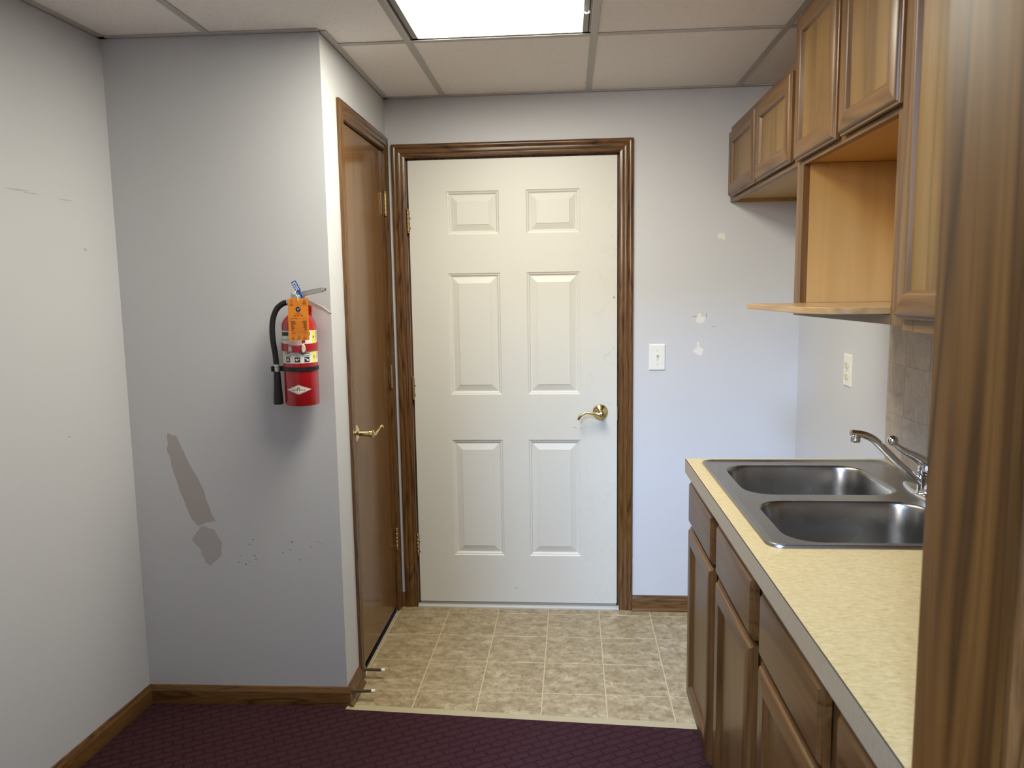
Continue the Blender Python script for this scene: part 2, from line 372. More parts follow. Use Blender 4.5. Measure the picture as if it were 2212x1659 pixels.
# ------------------------------------------------------------------ the room shell
YR, XA, XB = -6.0, -2.2, 3.0       # the room the photographer stands in
XO = 0.0                           # left side of the doorway opening
ZO = ZC                            # it runs up to the ceiling
ZR = 4.75                          # unseen ceiling there, raised to make room for the high window
seam = lambda x: -0.8885 - 0.0553 * (x + 0.094)
floor = obj('floor', B().box(XA - .1, XB + .1, YR - .1, 0.12, -0.10, -0.012), M['dark'], label='floor of beige vinyl tiles meeting dark burgundy carpet', cat='floor', kind='structure')
cp = [(xleft(YD0) - 0.02, YR), (XB, YR), (XB, seam(XB) ), (XR, seam(XR)), (XC, seam(XC)), (XC, YC - .002), (xleft(YC) - .02, YC - .02)]
cp = [(XA, YR), (XB, YR), (XB, YD0), (XR + .02, YD0), (XR + .02, seam(XR)), (XC, seam(XC)), (XC, YC + .01), (XL - .02, YC + .01), (XL - 0.15, YD0), (XA, YD0)]
obj('carpet', B().prism(cp, -0.012, 0.002), M['carpet'], floor, label='dark burgundy woven carpet')
vin = [(XC - .004, seam(XC - .004)), (XR + .02, seam(XR + .02)), (XR + .02, 0.02), (XC - .004, 0.02)]
obj('vinyl_sheet', B().prism(vin, -0.012, -0.0012), M['grout'], floor, label='cream grout lines')
dn = 0.036
obj('border_strip', B().prism([(XC - .01, seam(XC) + .0005), (XR, seam(XR)), (XR, seam(XR) + dn), (XC - .01, seam(XC) + dn)], -0.006, 0.0015), M['strip'], floor, bevel=0.001, label='plain beige strip along the carpet')
TS, TX, TY, TA = 0.2262, 0.1406, -0.0663, -0.0061
reg = [(XC - .002, seam(XC) + dn + .001), (XR, seam(XR) + dn + .001), (XR, 0.0), (XC - .002, 0.0)]
ca, sa = math.cos(TA), math.sin(TA)
for j in range(-1, 4):
    for i in range(-2, 8):
        g = 0.0021
        q = [(i * TS + g, -j * TS - TS + g), ((i + 1) * TS - g, -j * TS - TS + g), ((i + 1) * TS - g, -j * TS - g), (i * TS + g, -j * TS - g)]
        q = [(TX + a * ca - b * sa, TY + a * sa + b * ca) for a, b in q]
        q = clip_to(q, reg)
        if len(q) < 3 or abs(area(q)) < 2e-4: continue
        cxm, cym = sum(p[0] for p in q) / len(q), sum(p[1] for p in q) / len(q)
        obj('tile', B().prism(q, -0.008, 0.0), M['vinyl'], floor, loc=(cxm, cym, 0), bevel=0.0008)

# walls
b = B().prism([(XL + .06, 0), (-0.012, 0), (-0.012, .12), (XL + .06, .12)], 0, ZC + .1).prism([(0.914, 0), (XR + .1, 0), (XR + .1, .12), (0.914, .12)], 0, ZC + .1).prism([(-0.012, 0), (0.914, 0), (0.914, .12), (-0.012, .12)], 2.021, ZC + .1)
wall_back = obj('wall_back', b, M['wall'], label='lavender grey back wall around the white door', cat='wall', kind='structure', smooth=0)
b = B()
b.prism([(XC, YC), (XC, -0.650), (XC - .1, -0.650), (XC - .1, YC + .1)], 0, ZC + .1)
b.prism([(XC, -0.650), (XC, -0.046), (XC - .1, -0.046), (XC - .1, -0.650)], 2.052, ZC + .1)
b.prism([(XC, -0.046), (XC, 0), (XC - .1, 0), (XC - .1, -0.046)], 0, ZC + .1)
obj('wall_closet_side', b, M['wall'], label='narrow side wall holding the wooden closet door', cat='wall', kind='structure', smooth=0)
wall_closet = obj('wall_closet_front', B().prism([(XL - .01, yfront(XL - .01)), (XC, YC), (XC - .1, YC + .1), (XL - .01, YC + .1)], 0, ZC + .1), M['wall'], label='grey closet wall behind the fire extinguisher', cat='wall', kind='structure', smooth=0)
wall_left = obj('wall_left', B().prism([(xleft(.12), .12), (xleft(.12) - .1, .12), (xleft(YD0) - .1, YD0), (xleft(YD0), YD0)], 0, ZC + .1), M['wall'], label='plain light grey wall at the left', cat='wall', kind='structure', smooth=0)
obj('wall_right', B().box(XR, XR + .1, YD0, .12, 0, ZC + .1), M['wall'], label='grey right wall behind the counter and wall cabinets', cat='wall', kind='structure', smooth=0)
b = B().box(XJ + .018, XB, YD1, YD0, 0, ZR).box(XA, XO - .018, YD1, YD0, 0, ZR).box(XO - .018, XJ + .018, YD1, YD0, ZC + .1, ZR)
obj('wall_doorway', b, M['wall'], label='wall with the doorway the photo is taken through', cat='wall', kind='structure', smooth=0)
b = B()
wx0, wx1, wz0, wz1 = -1.30, -0.10, 3.30, 4.60  # unseen window, placed high so bluish light lands low on the back wall
b.box(XA, wx0, YR - .1, YR, 0, ZR).box(wx1, XB, YR - .1, YR, 0, ZR).box(wx0, wx1, YR - .1, YR, 0, wz0).box(wx0, wx1, YR - .1, YR, wz1, ZR)
b.box(XA - .1, XA, YR - .1, YD0, 0, ZR).box(XB, XB + .1, YR - .1, YD0, 0, ZR)
obj('wall_rear', b, M['wall'], label='walls of the room behind the camera with an unseen window opening set high for the light', cat='wall', kind='structure', smooth=0)
b = B()
for xx in (wx0, (wx0 + wx1) / 2 - .03, wx1 - .06): b.box(xx, xx + .06, YR - .09, YR - .01, wz0, wz1)
for zz in (wz0, wz1 - .06): b.box(wx0, wx1, YR - .09, YR - .01, zz, zz + .06)
obj('window_1', b, M['white_plastic'], label='unseen white window frame, set high to throw bluish light low', cat='window', kind='structure')
pl = bpy.data.lights.new('window_portal', 'AREA'); pl.shape = 'RECTANGLE'; pl.size = wx1 - wx0; pl.size_y = wz1 - wz0; pl.cycles.is_portal = True
po = bpy.data.objects.new('window_portal', pl); COL.objects.link(po); po.location = ((wx0 + wx1) / 2, YR - .02, (wz0 + wz1) / 2); po.rotation_euler = (math.radians(90), 0, 0)

# suspended ceiling
ceiling = obj('ceiling', B().box(XA - .1, XB + .1, YR - .1, YD1, ZR, ZR + .1).box(XL - .3, XR + .1, YD0, 0.12, ZC + .06, ZC + .1), M['tee'], label='suspended ceiling of speckled white tiles in a metal grid', cat='ceiling', kind='structure')
GX = [-1.0678, -0.4520, 0.1639, 0.7797, 1.3955, 2.0113]; GY = [0.5154, -0.7163, -1.9480, -3.18]; YF = GY[2]     # YF: the near end of the light fixture
regA = [(XC, YC), (XR, YC), (XR, 0), (XC, 0)]
regB = [(xleft(YD0), YD0), (XR, YD0), (XR, YC), (XC, YC), (XL, yfront(XL))]
tw = 0.012
for i in range(5):
    for j in range(3):
        if (i, j) == (2, 1): continue
        cell = [(GX[i] + .002, GY[j + 1] + .002), (GX[i + 1] - .002, GY[j + 1] + .002), (GX[i + 1] - .002, GY[j] - .002), (GX[i] + .002, GY[j] - .002)]
        bb = B(); c0 = None
        for rg in (regA, regB):
            q = clip_to(cell, rg)
            if len(q) >= 3 and abs(area(q)) > 1e-4:
                bb.prism(q, ZC + .003, ZC + .018); c0 = c0 or q[0]
        if bb.v: obj('ceiling_tile', bb, M['ceiling'], ceiling, loc=(c0[0], c0[1], ZC))
def tee(p0, p1, w=tw):
    d = Vector((p1[0] - p0[0], p1[1] - p0[1], 0)).normalized(); n = Vector((-d.y, d.x, 0)) * w
    q = [(p0[0] - n.x, p0[1] - n.y), (p1[0] - n.x, p1[1] - n.y), (p1[0] + n.x, p1[1] + n.y), (p0[0] + n.x, p0[1] + n.y)]
    b = B().prism(q, ZC - .0005, ZC + .002)
    obj('grid_tee', b, M['tee'], ceiling, loc=(p0[0], p0[1], ZC), bevel=0.0006)
tee((GX[1], YD0), (GX[1], yfront(GX[1])))
for i in (2, 3, 4): tee((GX[i], YD0), (GX[i], 0))
xs = [XC, GX[2], GX[3], GX[4], XR]
for i in range(4): tee((xs[i] + (tw if i else 0), GY[1]), (xs[i + 1] - tw, GY[1]))
xs = [xleft(GY[2]), GX[1], GX[2], GX[3], GX[4], XR]
for i in range(5): tee((xs[i] + tw, GY[2]), (xs[i + 1] - tw, GY[2]))
def angle(p0, p1, side):
    d = Vector((p1[0] - p0[0], p1[1] - p0[1], 0)).normalized(); n = Vector((-d.y, d.x, 0)) * side
    q = [p0, p1, (p1[0] + n.x * .022, p1[1] + n.y * .022), (p0[0] + n.x * .022, p0[1] + n.y * .022)]
    if side < 0: q = q[::-1]
    b = B().prism(q, ZC - .0012, ZC + .0022)
    q = [p0, p1, (p1[0] + n.x * .002, p1[1] + n.y * .002), (p0[0] + n.x * .002, p0[1] + n.y * .002)]
    if side < 0: q = q[::-1]
    b.prism(q, ZC - .0012, ZC + .02)
    obj('wall_angle', b, M['tee'], ceiling, loc=(p0[0], p0[1], ZC))
angle((XC, 0), (XR, 0), -1)
angle((XC, YC), (XC, 0), -1)
angle((XL, yfront(XL)), (XC, YC), -1)
angle((xleft(YD0), YD0), (XL, yfront(XL)), -1)
angle((XR, 0), (XR, YD0), -1)

# troffer
lx0, lx1, ly1, ly0 = GX[2] + tw, GX[3] - tw, GY[1] - tw, YF + tw
lc = ((lx0 + lx1) / 2, (ly0 + ly1) / 2, ZC)
light = thing('ceiling_light', lc, 'lit fluorescent troffer with white diffuser set in the ceiling grid', 'ceiling light')
fw = 0.026
b = B().box(lx0, lx0 + fw, ly0, ly1, ZC + .003, ZC + .03).box(lx1 - fw, lx1, ly0, ly1, ZC + .003, ZC + .03).box(lx0, lx1, ly1 - .010, ly1, ZC + .003, ZC + .03).box(lx0, lx1, ly0, ly0 + .010, ZC + .003, ZC + .03)
obj('frame', b, M['fixture'], light)
for gx_ in (lx0 + .004, lx1 - .009): obj('gap', B().box(gx_, gx_ + .003, ly0, ly1, ZC + .001, ZC + .004), M['dark'], light, label='dark slot along the frame')
obj('diffuser', B().box(lx0 + fw, lx1 - fw, ly0 + .010, ly1 - .010, ZC + .006, ZC + .010), M['lit'], light)
b = B().tube([(lx1 - .010, -0.93, ZC + .004), (lx1 - .010, -0.93, ZC - .004), (lx1 - .018, -0.93, ZC - .006), (lx1 - .024, -0.93, ZC - .002)], .003, 8)
obj('latch', b, M['white_plastic'], light, label='small white latch')
hl = (ly1 - ly0) / 2
for k_ in (0, 1):
    al = bpy.data.lights.new('tubes', 'AREA'); al.shape = 'RECTANGLE'; al.size = lx1 - lx0 - 2 * fw; al.size_y = hl - .02
    al.energy = LAMP_W[k_]; al.color = LAMP_COL; al.spread = math.radians(LAMP_SPREAD)
    ao = bpy.data.objects.new('tubes', al); COL.objects.link(ao); ao.parent = light; ao.location = (0, hl / 2 * (1 - 2 * k_), .0055)
obj('housing', B().box(lx0, lx1, ly0, ly1, ZC + .031, ZC + .058), M['fixture'], light)

# ------------------------------------------------------------------ trim
CAS = [(0, 0), (0, .0085), (.002, .0100), (.012, .0112), (.0150, .0095), (.0165, .0095), (.0195, .0128), (.026, .0150), (.033, .0150), (.0365, .0125), (.0385, .0120), (.0405, .0145), (.046, .0172), (.053, .0176), (.057, .0155), (.057, 0)]
BASE = [(0, 0), (0, .0125), (.040, .0125), (.043, .0115), (.046, .0118), (.050, .0105), (.055, .0075), (.060, .0060), (.064, .0045), (.066, 0)]
def casing(parent, P, wx, nd, z0, ztop, in0, in1, mat_v, mat_h, thick=1.0):
    """a cased opening in the plane through P: wx = unit vector across, in0 < in1 the inner edges along wx, ztop the inner head"""
    wx = Vector(wx); P = Vector(P); prof = [(w, t * thick) for w, t in CAS]
    for lab, (e, sgn) in (('a', (in0, -1)), ('b', (in1, 1))):
        b = B().sweep(prof, P + wx * e, (0, 0, 1), wx * sgn, nd, z0, 0, ztop, 1)
        obj('side_casing', b, mat_v, parent, loc=P + wx * e)
    b = B().sweep(prof, P + Vector((0, 0, ztop)), wx, (0, 0, 1), nd, in0, -1, in1, 1)
    obj('head_casing', b, mat_h, parent, loc=P + Vector((0, 0, ztop)) + wx * in0)
t1 = thing('trim_1', (-0.009, 0, 0), 'brown oak casing around the white door', 'door casing', kind='structure')
casing(t1, (0, -.0005, 0), (1, 0, 0), (0, -1, 0), -0.001, 2.018, -0.0095, 0.911, M['trim_z'], M['trim_x'])
b = B().box(-.012, -.0035, .022, .115, 0, 2.02).box(.9055, .914, .022, .115, 0, 2.02).box(-.012, .914, .022, .115, 2.0125, 2.021)
obj('jamb', b, M['trim_z'], t1)
t2 = thing('trim_2', (XC, -0.648, 0), 'brown oak casing around the closet door', 'door casing', kind='structure')
casing(t2, (XC + .0005, 0, 0), (0, 1, 0), (1, 0, 0), -0.001, 2.047, -0.645, -0.057, M['trim_z'], M['trim_y'], 0.72)
b = B().box(XC - .1, XC, -.650, -.642, 0, 2.05).box(XC - .1, XC, -.0595, -.046, 0, 2.05).box(XC - .1, XC, -.650, -.046, 2.044, 2.052)
obj('jamb', b, M['trim_z'], t2)
t3 = thing('trim_3', (XJ, YD0, 0), 'wide brown oak jamb and casing of the near doorway at the right edge', 'door casing', kind='structure')
obj('jamb', B().box(XJ, XJ + .018, YD1 + .0005, YD0, 0, ZO), M['jamb_z'], t3, bevel=.0015, seg=2)
obj('jamb', B().box(XO - .018, XO, YD1 + .0005, YD0, 0, ZO - .002), M['jamb_z'], t3, bevel=.0015, seg=2)
for e_, sg_ in ((XO - .006, -1), (XJ + .006, 1)):
    obj('side_casing', B().sweep(CAS, (e_, YD1, 0), (0, 0, 1), (sg_, 0, 0), (0, -1, 0), 0, 0, ZO, 0), M['trim_z'], t3, loc=(e_, YD1, 0))

def baseboard(name, P0, along, nd, length, label, k0=0, k1=0, shoe=None):
    o = obj(name, B().sweep(BASE, P0, along, (0, 0, 1), nd, 0, 0, length, 0), M['base_x'] if abs(along[0]) > .5 else M['base_y'], loc=P0, label=label, cat='baseboard', kind='structure')
    if shoe:
        q = [(0, .0125), (0, .0255), (.004, .0250), (.008, .0225), (.0115, .018), (.013, .0125)]
        obj('shoe_moulding', B().sweep(q, P0, along, (0, 0, 1), nd, shoe[0], 0, shoe[1], 0), M['base_x'] if abs(along[0]) > .5 else M['base_y'], o, loc=Vector(P0) + Vector(along) * shoe[0])
    return o
dl = Vector((-AL, -1, 0)).normalized(); nl = Vector((1, -AL, 0)).normalized()
baseboard('baseboard_left', (XL, YC - .014, 0.001), dl, nl, 1.69, 'oak baseboard along the left wall')
df = Vector((XC - XL, yfront(XC) - yfront(XL), 0)).normalized(); nf = Vector((df.y, -df.x, 0))
baseboard('baseboard_closet_front', (XL + .0005, yfront(XL), 0.001), df, nf, (XC - XL) + .0125, 'oak baseboard under the fire extinguisher')
baseboard('baseboard_closet_side', (XC, YC - .0005, 0.001), (0, 1, 0), (1, 0, 0), 0.152, 'short oak baseboard at the closet corner', shoe=(-.018, .152))
baseboard('baseboard_back_right', (0.9685, 0, 0.001), (1, 0, 0), (0, -1, 0), XR - .9685 - .0005, 'oak baseboard right of the white door', shoe=(.0, XR - .969))
baseboard('baseboard_back_left', (XC + .0005, 0, 0.001), (1, 0, 0), (0, -1, 0), .0265, 'tiny oak baseboard between the two door casings')

# ------------------------------------------------------------------ white six panel door
d1 = thing('door_1', (0.451, 0, 0), 'white six panel entry door with brass lever', 'door', kind='structure')
X = [0.0, .165, .394, .511, .742, .902]; Z = [.024, .245, .781, .986, 1.523, 1.688, 1.875, 2.009]
b = B(); yf = 0.004
PAN = [(0, 0), (.004, .0035), (.009, .0045), (.014, .0095), (.018, .0100), (.043, .0030), (.0445, .0012), (.047, .0012)]
for i in range(5):
    for j in range(7):
        x0, x1, z0, z1 = X[i], X[i + 1], Z[j], Z[j + 1]
        if i in (1, 3) and j in (1, 3, 5):
            b.loops([[(x0 + d, yf + h, z0 + d), (x1 - d, yf + h, z0 + d), (x1 - d, yf + h, z1 - d), (x0 + d, yf + h, z1 - d)] for d, h in PAN])
        else: b.add([(x0, yf, z0), (x1, yf, z0), (x1, yf, z1), (x0, yf, z1)], [(0, 1, 2, 3)])
x0, x1, z0, z1, y1 = X[0], X[-1], Z[0], Z[-1], yf + .044
b.add([(x0, yf, z0), (x1, yf, z0), (x1, yf, z1), (x0, yf, z1), (x0, y1, z0), (x1, y1, z0), (x1, y1, z1), (x0, y1, z1)], [(0, 4, 5, 1), (1, 5, 6, 2), (2, 6, 7, 3), (3, 7, 4, 0), (4, 7, 6, 5)])
me_b = b
slab = obj('slab', b, M['white_door'], d1, loc=(0, 0, 0), smooth=12)
bpy.context.view_layer.update()
# dark smudges of hands and hinges on the paint
obj('backing', B().box(-.2, 1.1, .1205, .14, -.1, 2.2), M['dark'], d1, label='dark space behind the door')
obj('kick_sweep', B().box(.002, .900, .006, .016, .0105, .0237), M['fixture'], d1, label='grey rubber sweep under the door')
def hinge(parent, c, axis_n, axis_w, label=None):
    """barrel at c, a leaf either side; axis_n out of the wall, axis_w across"""
    n, w = Vector(axis_n), Vector(axis_w); c = Vector(c); b = B()
    for k in range(5):
        z = -.045 + k * .018
        b.lathe([(.0048, 0), (.0056, .001), (.0056, .0165), (.0048, .0175)], c + Vector((0, 0, z)), 'z', 14)
    b.lathe([(.004, -.052), (.006, -.050), (.006, -.0465), (.004, -.0455)], c, 'z', 14).lathe([(.004, .0455), (.006, .0465), (.006, .050), (.004, .052)], c, 'z', 14)
    return b
for z in (1.752, 1.019, 0.296):
    b = hinge(d1, (-.0035, -.0050, z), (0, -1, 0), (1, 0, 0))
    b.box(-.0035, .003, -.0008, .004, z - .045, z + .045)
    for dz in (-.03, .012): b.lathe([(.003, 0), (.0036, .001), (.002, .0022)], (.0045, .0015, z + dz), (Vector((1, 0, 0)), Vector((0, 0, 1)), Vector((0, -1, 0))), 10)
    obj('hinge', b, M['hinge'], d1, loc=(-.0035, -.005, z))
ny = (Vector((1, 0, 0)), Vector((0, 0, 1)), Vector((0, -1, 0)))
hx, hz = .8290, .9070
h = obj('lever_handle', B().lathe([(.0330, 0), (.0335, .002), (.0325, .0045), (.0290, .0070), (.0270, .0080), (.0255, .0085), (.0190, .0130), (.0125, .0160), (.0115, .0200), (.0115, .0450), (.0145, .0470), (.0150, .0560), (.0138, .0590)], (hx, yf, hz), ny, 40).lathe([(.0105, .0588), (.0098, .0605), (.0035, .0607), (.0030, .0640), (.002, .0645)], (hx, yf, hz - .001), ny, 24), M['brass'], d1, loc=(hx, yf, hz), label='polished brass lever handle with round rose')
pts = spline([(hx + .004, yf - .050, hz - .002), (hx - .014, yf - .051, hz - .003), (hx - .040, yf - .052, hz + .001), (hx - .064, yf - .053, hz + .003), (hx - .082, yf - .053, hz - .005), (hx - .094, yf - .053, hz - .018), (hx - .0975, yf - .053, hz - .027)], 6)
n = len(pts); rr = [.0135 - .0085 * min(1, k / (n * .45)) if k < n * .45 else .0050 + .0012 * math.sin((k / n - .45) * 5.5) for k in range(n)]
obj('lever', B().tube(pts, rr, 14), M['brass'], h, loc=(hx, yf, hz))
obj('latch_plate', B().box(.9020, .9052, -.0005, .004, .870, .930), M['hinge'], d1)
thr = obj('threshold', B().sweep([(0, 0), (0, .006), (.007, .010), (.036, .010), (.036, 0)], (-.012, -.0165, 0), (1, 0, 0), (0, 1, 0), (0, 0, 1), .0035, 0, .9225, 0), M['sill'], label='worn metal threshold under the white door', cat='threshold', loc=(.45, -.0165, 0))

# ------------------------------------------------------------------ closet door
d2 = thing('door_2', (XC, -.35, 0), 'flat brown wooden closet door with brass lever', 'door', kind='structure')
xs_ = XC - .006
obj('slab', B().box(xs_ - .035, xs_, -.6395, -.0620, .024, 2.0415), M['slab_z'], d2, bevel=.0012)
for z in (1.822, 1.077, 0.340):
    b = hinge(d2, (XC + .0065, -.0605, z), (1, 0, 0), (0, 1, 0))
    b.box(xs_ - .001, xs_ + .0016, -.0855, -.0615, z - .045, z + .045).box(XC + .0005, XC + .0095, -.0600, -.0570, z - .045, z + .045)
    obj('hinge', b, M['hinge'], d2, loc=(XC, -.06, z))
ky, kz = -.598, .924
k = obj('lever_handle', B().lathe([(.0325, 0), (.0330, .003), (.0300, .0060), (.0270, .0070), (.0200, .0105), (.0125, .0130), (.0115, .0170), (.0115, .0500), (.0140, .0520), (.0145, .0640), (.0125, .0660)], (xs_, ky, kz), 'x', 36), M['brass'], d2, loc=(xs_, ky, kz), label='polished brass lever handle seen edge on')
pts = spline([(xs_ + .056, ky - .004, kz - .001), (xs_ + .058, ky + .014, kz - .004), (xs_ + .062, ky + .036, kz - .008), (xs_ + .066, ky + .060, kz + .000), (xs_ + .070, ky + .080, kz + .010), (xs_ + .074, ky + .094, kz + .012), (xs_ + .076, ky + .100, kz + .003)], 6)
n = len(pts); rr = [.0130 - .0080 * min(1, q_ / (n * .45)) if q_ < n * .45 else .0050 for q_ in range(n)]
obj('lever', B().tube(pts, rr, 14), M['brass'], k, loc=(xs_, ky, kz))
obj('latch_bolt', B().box(xs_ - .020, xs_ - .008, -.6425, -.6395, .905, .945), M['brass'], d2)

# ------------------------------------------------------------------ spring door stops
def door_stop(x, y, z, dirv, label):
    d = Vector(dirv).normalized(); u = d.cross(Vector((0, 0, 1))).normalized(); w = d.cross(u); ax = (u, w, d)
    t = thing('door_stop', (x, y, z), label, 'door stop', 'spring door stops')
    obj('flange', B().lathe([(.0115, 0), (.0115, .0015), (.0085, .004), (.0065, .0075)], (x, y, z), ax, 20), M['bronze'], t)
    pr = []; L_ = .058
    for i_ in range(38):
        pr.append((.0050 if i_ % 2 else .0060, .0075 + L_ * i_ / 37))
    obj('spring', B().lathe(pr, (x, y, z), ax, 14), M['bronze'], t)
    obj('cap', B().lathe([(.0052, .0655), (.0062, .0665), (.0065, .0720), (.0062, .0770), (.0048, .0790), (.002, .0795)], (x, y, z), ax, 16), M['white_plastic'], t, label='white rubber tip')
door_stop(XC + .0100, -.672, .036, (1, -.02, .00), 'bronze spring door stop at the foot of the closet door casing')
door_stop(XC + .0126, -.830, .037, (1, .02, .02), 'bronze spring door stop on the short baseboard beside the carpet')

# ------------------------------------------------------------------ marks on the walls
def patch(name, wall, poly3, mat, label, off):
    n = len(poly3); off = Vector(off); b = B()
    b.add([Vector(p) for p in poly3] + [Vector(p) + off for p in poly3], [tuple(range(n, 2 * n))] + [(i, (i + 1) % n, n + (i + 1) % n, n + i) for i in range(n)])
    obj(name, b, mat, wall, loc=poly3[0], label=label, smooth=0)
for (px, pz, rx, rz, sd, lab) in ((1.342, 1.661, .017, .014, 3, 'white filler patch highest on the back wall'), (1.256, 1.307, .020, .016, 5, 'white filler patch in the middle of the back wall'), (1.252, 1.172, .019, .019, 11, 'white filler patch lowest on the back wall')):
    patch('filler_patch', wall_back, [(px + a, 0, pz + c) for a, c in blob(17, rx, rz, sd, .75)], M['spackle'], lab, (0, -.0006, 0))
patch('filler_patch', wall_back, [(1.250 + a, 0, 1.200 + c) for a, c in blob(9, .006, .012, 21, .6)], M['spackle'], 'small white filler drip above the lowest patch', (0, -.0005, 0))
patch('filler_patch', wall_back, [(1.254 + a, 0, 1.327 + c) for a, c in blob(9, .006, .011, 22, .6)], M['spackle'], 'small white filler peak on the middle patch', (0, -.0005, 0))
def onfront(x, z): return (x, yfront(x), z)
def smear(pts, mat, lab, seed):
    r = random.Random(seed); out = []
    for i in range(len(pts)):
        a, c = pts[i], pts[(i + 1) % len(pts)]
        for t in (0, .33, .66): out.append(onfront(a[0] + t * (c[0] - a[0]) + (r.random() - .5) * .006, a[1] + t * (c[1] - a[1]) + (r.random() - .5) * .006))
    patch('wall_smear', wall_closet, out, mat, lab, (0, -.0003, 0))
smear([(-.679, .980), (-.652, .965), (-.612, .880), (-.565, .770), (-.545, .690), (-.528, .668), (-.560, .662), (-.592, .650), (-.612, .672), (-.640, .740), (-.668, .840), (-.684, .920)], M['smear'], 'long tan smear on the closet wall', 4)
smear([(-.578, .648), (-.542, .640), (-.512, .590), (-.516, .545), (-.556, .505), (-.575, .515), (-.592, .565), (-.622, .600)], M['smear2'], 'faint grey smear below the tan one', 8)
r_ = random.Random(31)
for i in range(16):
    x, z = -.46 + r_.random() * .30, .56 + (r_.random() - .5) * .10; s_ = .0016 + .0016 * r_.random()
    patch('scuff', wall_closet, [onfront(x + a, z + c) for a, c in blob(7, s_ * (1 + r_.random()), s_, i, .6)], M['scuff'], None, (0, -.0003, 0))
def onleft(y, z): return (xleft(y), y, z)
for y, z, ly, lz, sd in ((-1.268, 1.741, .045, .0022, 1), (-1.225, 1.737, .03, .0015, 2), (-1.086, 1.734, .03, .0015, 3), (-1.020, 1.590, .008, .004, 4), (-1.16, 1.02, .006, .002, 6)):
    patch('scuff', wall_left, [onleft(y + a, z + c + a * .02) for a, c in blob(11, ly, lz, sd, .7)], M['faint'], None, nl * .0004)
patch('scuff', wall_back, [(1.283 + a, 0, 1.325 + c) for a, c in blob(7, .0018, .010, 5, .5)], M['scuff'], None, (0, -.0003, 0))
patch('scuff', wall_back, [(1.233 + a, 0, 1.322 + c) for a, c in blob(7, .010, .0015, 6, .5)], M['scuff'], None, (0, -.0003, 0))
patch('scuff', wall_back, [(1.315 + a, 0, 1.277 + c) for a, c in blob(7, .008, .0015, 9, .5)], M['scuff'], None, (0, -.0003, 0))
def ondoor(x, z): return (x, yf, z)
for x, z, lx, lz, sd in ((.889, 1.408, .005, .005, 1), (.716, .836, .006, .0014, 2), (.745, .832, .005, .0016, 3), (.445, .090, .010, .0015, 4)):
    patch('scuff', slab, [ondoor(x + a, z + c) for a, c in blob(8, lx, lz, sd, .5)], M['scuff'], None, (0, -.0003, 0))

# ------------------------------------------------------------------ light switch and outlet
sw = thing('light_switch', (1.0752, 0, 1.147), 'white toggle light switch plate on the back wall', 'light switch')
b = B().loops([[(1.0752 + sx * (.0352 - d), -h, 1.147 + sz * (.0572 - d)) for sx, sz in ((-1, -1), (1, -1), (1, 1), (-1, 1))] for d, h in ((0, 0), (0, .002), (.0045, .006))])
obj('plate', b, M['white_plastic'], sw)
obj('toggle', B().box(1.0702, 1.0802, -.0072, -.0055, 1.1345, 1.1595).add([(1.0715, -.006, 1.1465), (1.0789, -.006, 1.1465), (1.0789, -.006, 1.157), (1.0715, -.006, 1.157), (1.0722, -.0155, 1.156), (1.0782, -.0155, 1.156), (1.0782, -.0155, 1.1605), (1.0722, -.0155, 1.1605)], [(0, 1, 5, 4), (1, 2, 6, 5), (2, 3, 7, 6), (3, 0, 4, 7), (4, 5, 6, 7), (0, 3, 2, 1)]), M['ivory'], sw)
for dz in (-.030, .030):
    obj('screw', B().lathe([(.0030, 0), (.0028, .0008), (.001, .0011)], (1.0752, -.0060, 1.147 + dz), ny, 12), M['silver'], sw)
ou = thing('wall_outlet', (XR, -.589, 1.1455), 'ivory duplex outlet on the right wall above the counter', 'outlet')
b = B().loops([[(XR - h, -.589 + sy * (.0370 - d), 1.1455 + sz * (.0575 - d)) for sy, sz in ((1, -1), (-1, -1), (-1, 1), (1, 1))] for d, h in ((0, 0), (0, .002), (.0045, .006))])
obj('plate', b, M['white_plastic'], ou)
for dz in (-.020, .020):
    zc_ = 1.1455 + dz
    b = B().loops([[(XR - h, -.589 + c * (1 - d), zc_ + e * (1 - d)) for c, e in [(.017 * math.cos(a), max(-.0135, min(.0135, .017 * math.sin(a)))) for a in [2 * math.pi * q_ / 24 for q_ in range(24)]]] for d, h in ((0, .0055), (.0, .0078), (.06, .0085))])
    rc = obj('receptacle', b, M['ivory'], ou, loc=(XR, -.589, zc_))
    b = B().box(XR - .0087, XR - .0080, -.5965, -.5945, zc_ - .002, zc_ + .007).box(XR - .0087, XR - .0080, -.5835, -.5815, zc_ - .002, zc_ + .006).lathe([(.0024, 0), (.0024, .0006)], (XR - .0087, -.589, zc_ - .0075), 'x', 12)
    obj('slots', b, M['black'], rc, loc=(XR, -.589, zc_))
obj('screw', B().lathe([(.0030, -.0008), (.0028, 0), (.002, .0006)], (XR - .0066, -.589, 1.1455), 'x', 12), M['silver'], ou)

